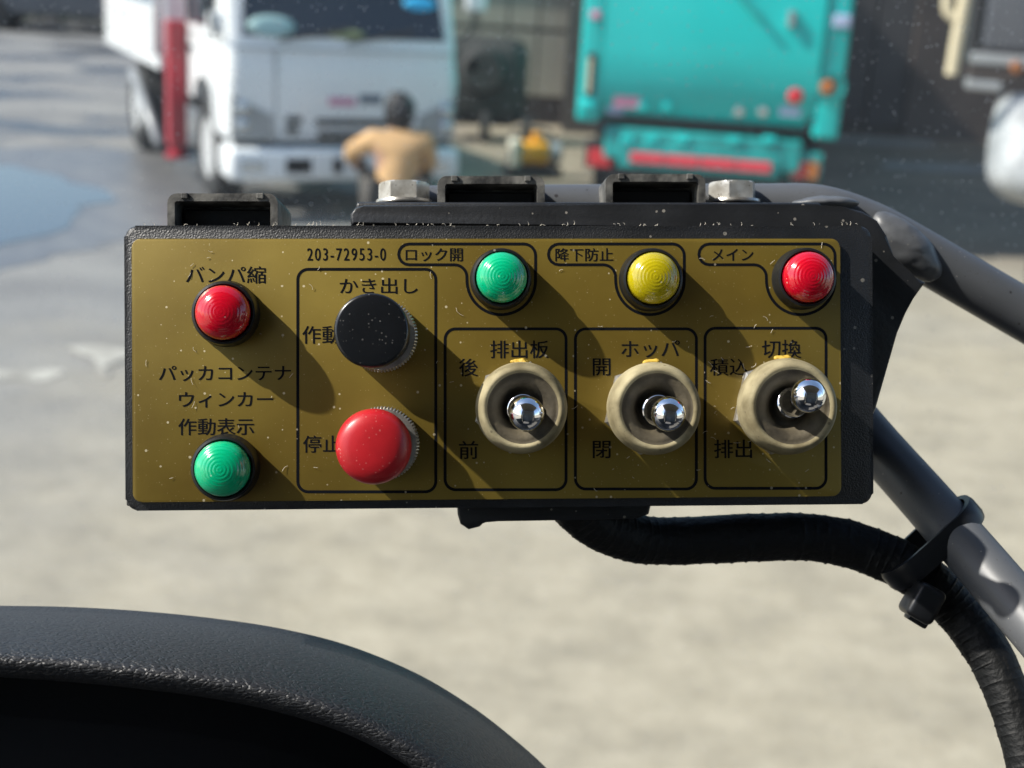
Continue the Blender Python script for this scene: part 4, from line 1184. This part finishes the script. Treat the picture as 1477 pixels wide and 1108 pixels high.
# ---- indicator lamps: lens centre in photo given at height zl
def lamp(u, v, r, mlens, lab, ripa=.00006):
    zl = .0085
    c = P(u, v, zl)
    k_ = (DP - zl) / DP
    R_ = r * PX * k_
    rb = R_ * 1.22
    T = Matrix.Translation((c.x, c.y, 0))
    bm = new_bm()
    lathe(bm, [(rb * 1.02, ZP), (rb * 1.02, .0012), (rb, .0016), (rb * .985, .0046), (rb * .95, .0056), (R_ * 1.08, .0058), (R_ * 1.04, .0054), (R_ * 1.03, .0035), (R_ * .3, .0034)], T, 64)
    o = obj('indicator_lamp', bm, m_plastic, cbx, smooth=True, angle=30)
    o['label'] = lab
    bm = new_bm()
    prof = [(R_, .0036), (R_ * 1.0, .0066)]
    nr = 84
    dome = .0046
    for i in range(nr):
        t = i / (nr - 1)
        rr = R_ * (1.0 - t) * .995 + 1e-6
        z = .0068 + dome * math.sqrt(max(0, 1 - (rr / R_) ** 2.0)) * .9
        rip = ripa * (0.5 + 0.5 * math.cos(rr / R_ * 2 * math.pi * 7.5)) ** 1.2 if rr < R_ * .86 else 0
        prof.append((rr, z - rip))
    lathe(bm, prof, T, 80, rad=lambda r0, z, i, k: r0 * (1 + (.008 if (i % 2 and k < 3) else 0)), cap=False)
    ln = obj('lens', bm, mlens, o, smooth=True)
    return o
lamp(319.5, 450.5, 39.0, m_lens_red, 'red domed indicator lamp below the bumper lettering', .00003)
lamp(319.0, 677.0, 39.5, m_lens_green, 'green indicator lamp at the lower corner of the plate')
lamp(724.0, 399.5, 36.5, m_lens_green, 'green indicator lamp in the printed lock outline')
lamp(944.5, 400.5, 37.5, m_lens_yellow, 'yellow indicator lamp')
lamp(1169.0, 399.0, 37.0, m_lens_red, 'red indicator lamp beside the main lettering')

# ---- push buttons with knurled chrome collars
def button(ur, vr, rr, uc, vc, rc, mcap, lab, dome):
    c = P(ur, vr, .006)
    k_ = (DP - .006) / DP
    r0 = rr * PX * k_
    T = Matrix.Translation((c.x, c.y, 0))
    bm = new_bm()
    nt = 272
    def knurl(r, z, i, k): return r * (1.0 if (i % 4) in (0, 1) else 0.955) if 1 <= k <= 3 else r
    lathe(bm, [(r0 * .97, ZP), (r0 * .98, ZP + .0001), (r0, .0012), (r0, .0060), (r0 * .93, .0066), (r0 * .80, .0068), (r0 * .78, .004)], T, nt, rad=knurl)
    o = obj('push_button', bm, m_steel, cbx, smooth=True, angle=25)
    o['label'] = lab
    bm = new_bm()
    lathe(bm, [(r0 * .76, .004), (r0 * .76, .011), (r0 * .6, .0112)], T, 48); obj('stem', bm, m_plastic, o, smooth=True, angle=40)
    zc = .0185
    cc = P(uc, vc, zc)
    rc_ = rc * PX * (DP - zc) / DP
    T2 = Matrix.Translation((cc.x, cc.y, 0))
    bm = new_bm()
    if dome:
        pr = [(rc_ * .72, .0105), (rc_ * .93, .0112), (rc_ * .99, .0135), (rc_, .0155), (rc_ * .975, .0175), (rc_ * .91, .0190), (rc_ * .80, .0199), (rc_ * .6, .0205), (rc_ * .35, .0208), (rc_ * .12, .0209), (.00001, .0209)]
    else:
        pr = [(rc_ * .72, .0100), (rc_ * .97, .0103), (rc_, .0112), (rc_, .0182), (rc_ * .985, .0189), (rc_ * .95, .0193), (rc_ * .90, .0194), (rc_ * .5, .0195), (.00001, .0195)]
    lathe(bm, pr, T2, 80, cap=False)
    obj('cap', bm, mcap, o, smooth=True, angle=None if dome else 60)
button(549, 484, 53.0, 536, 477, 54, m_cap_black, 'black push button above', False)
button(551, 640, 53.5, 538, 645, 55, m_cap_red, 'red push button', True)

# ---- toggle switches: nut, dusty rubber boot, chrome lever
def toggle(ub, vb, rb, ut_, vt, lab):
    zt = .011
    c = P(ub, vb, zt * .8)
    k_ = (DP - zt * .8) / DP
    r = rb * PX * k_
    T = Matrix.Translation((c.x, c.y, 0))
    bm = new_bm()
    lathe(bm, [(r * 1.05, ZP), (r * 1.05, .0026), (r * 1.0, .0032), (r * .5, .0033)], T @ Matrix.Rotation(R(17), 4, 'Z'), 6)
    o = obj('toggle_switch', bm, m_steel, cbx)
    o['label'] = lab
    pr = [(r * .96, .0034), (r * 1.0, .0045), (r * 1.01, .0075), (r * .995, .0098), (r * .985, .0101), (r * .986, .0104), (r * .955, .0122), (r * .90, .0138), (r * .85, .0143), (r * .80, .0142), (r * .765, .0136)]
    bm = new_bm(); lathe(bm, pr, T, 72, cap=False)
    obj('boot', bm, m_rubber, o, smooth=True)
    pr = [(r * .767, .0137), (r * .74, .0133), (r * .70, .0134), (r * .62, .0130), (r * .56, .0124), (r * .50, .0114), (r * .44, .0104), (r * .41, .0088), (r * .36, .0080), (r * .30, .0084), (r * .26, .0100), (r * .24, .0118), (r * .20, .0120)]
    bm = new_bm(); lathe(bm, pr, T, 72, cap=False)
    obj('boot_well', bm, m_rubber_in, o, smooth=True)
    # lever from the well to the ball
    zb_ = .0262
    tip = P(ut_, vt, zb_)
    base = Vector((c.x, c.y, .006))
    d = (tip - base).normalized()
    q = d.to_track_quat('Z', 'Y').to_matrix().to_4x4()
    T2 = Matrix.Translation(base) @ q
    L = (tip - base).length
    rt_ = 25.5 * PX * (DP - zb_) / DP
    bm = new_bm()
    pr = [(rt_ * .80, .0), (rt_ * .80, L * .28), (rt_ * .92, L * .30), (rt_ * .92, L * .34), (rt_ * .78, L * .36), (rt_ * .74, L * .45), (rt_ * .62, L * .60), (rt_ * .66, L * .75)]
    for k in range(14):
        a_ = R(-42 + 132 * k / 13)
        pr.append((max(rt_ * math.cos(a_), 1e-6), L + rt_ * math.sin(a_)))
    lathe(bm, pr, T2, 48, cap=False)
    obj('lever', bm, m_chrome, o, smooth=True, angle=50)
    # daub of yellow marking paint on top of the nut
    bm = new_bm()
    pc = Vector((c.x - 2 * PX, c.y + r * 1.0, .0048))
    bmesh.ops.create_icosphere(bm, subdivisions=3, radius=1, matrix=Matrix.Translation(pc) @ Matrix.Diagonal((13 * PX, 4.5 * PX, .0015, 1)))
    for v in bm.verts: v.co += v.normal * .0007 * noise.noise(v.co * 900)
    obj('paint_daub', bm, m_yellowpaint, o, smooth=True)
toggle(752.5, 588.5, 66.0, 759.5, 596.5, 'toggle switch pointing straight out')
toggle(944.0, 589.5, 67.0, 964.0, 597.0, 'middle toggle switch')
toggle(1136.5, 586.5, 70.0, 1166.0, 570.5, 'toggle switch with its lever pushed up')

# ---- lint and short hairs on the plate
bm = new_bm()
rl = random.Random(11)
for _ in range(80):
    u, v = rl.uniform(200, 1205), rl.uniform(350, 708)
    if rl.random() < .25: u, v = rl.uniform(1000, 1120), rl.uniform(450, 640)
    p = P(u, v, ZP + .0002)
    L = rl.uniform(2, 11) * PX
    a_ = rl.uniform(0, 6.28)
    bend = rl.uniform(-1.2, 1.2)
    pts = [p]
    for k in range(4):
        a_ += bend / 3
        pts.append(pts[-1] + Vector((math.cos(a_), math.sin(a_), rl.uniform(-.1, .3))) * L / 4)
    sweep(bm, pts, lambda k, i: .22 * PX, 4)
ln = obj('lint', bm, m_lint, cbx); tag(ln, kind='stuff')
bm = new_bm()
for _ in range(70):
    u = rl.uniform(190, 1250)
    p = P(u, 325 + rl.uniform(-1, 1), -.002 - rl.random() * .01)
    a_ = rl.uniform(.2, 2.9); L = rl.uniform(2, 6) * PX
    pts = [p, p + Vector((math.cos(a_), math.sin(a_), .2)) * L * .5, p + Vector((math.cos(a_ + .5), math.sin(a_ + .5), .2)) * L]
    sweep(bm, pts, lambda k, i: .3 * PX, 4)
ln = obj('edge_lint', bm, m_lint, cbx); tag(ln, kind='stuff')
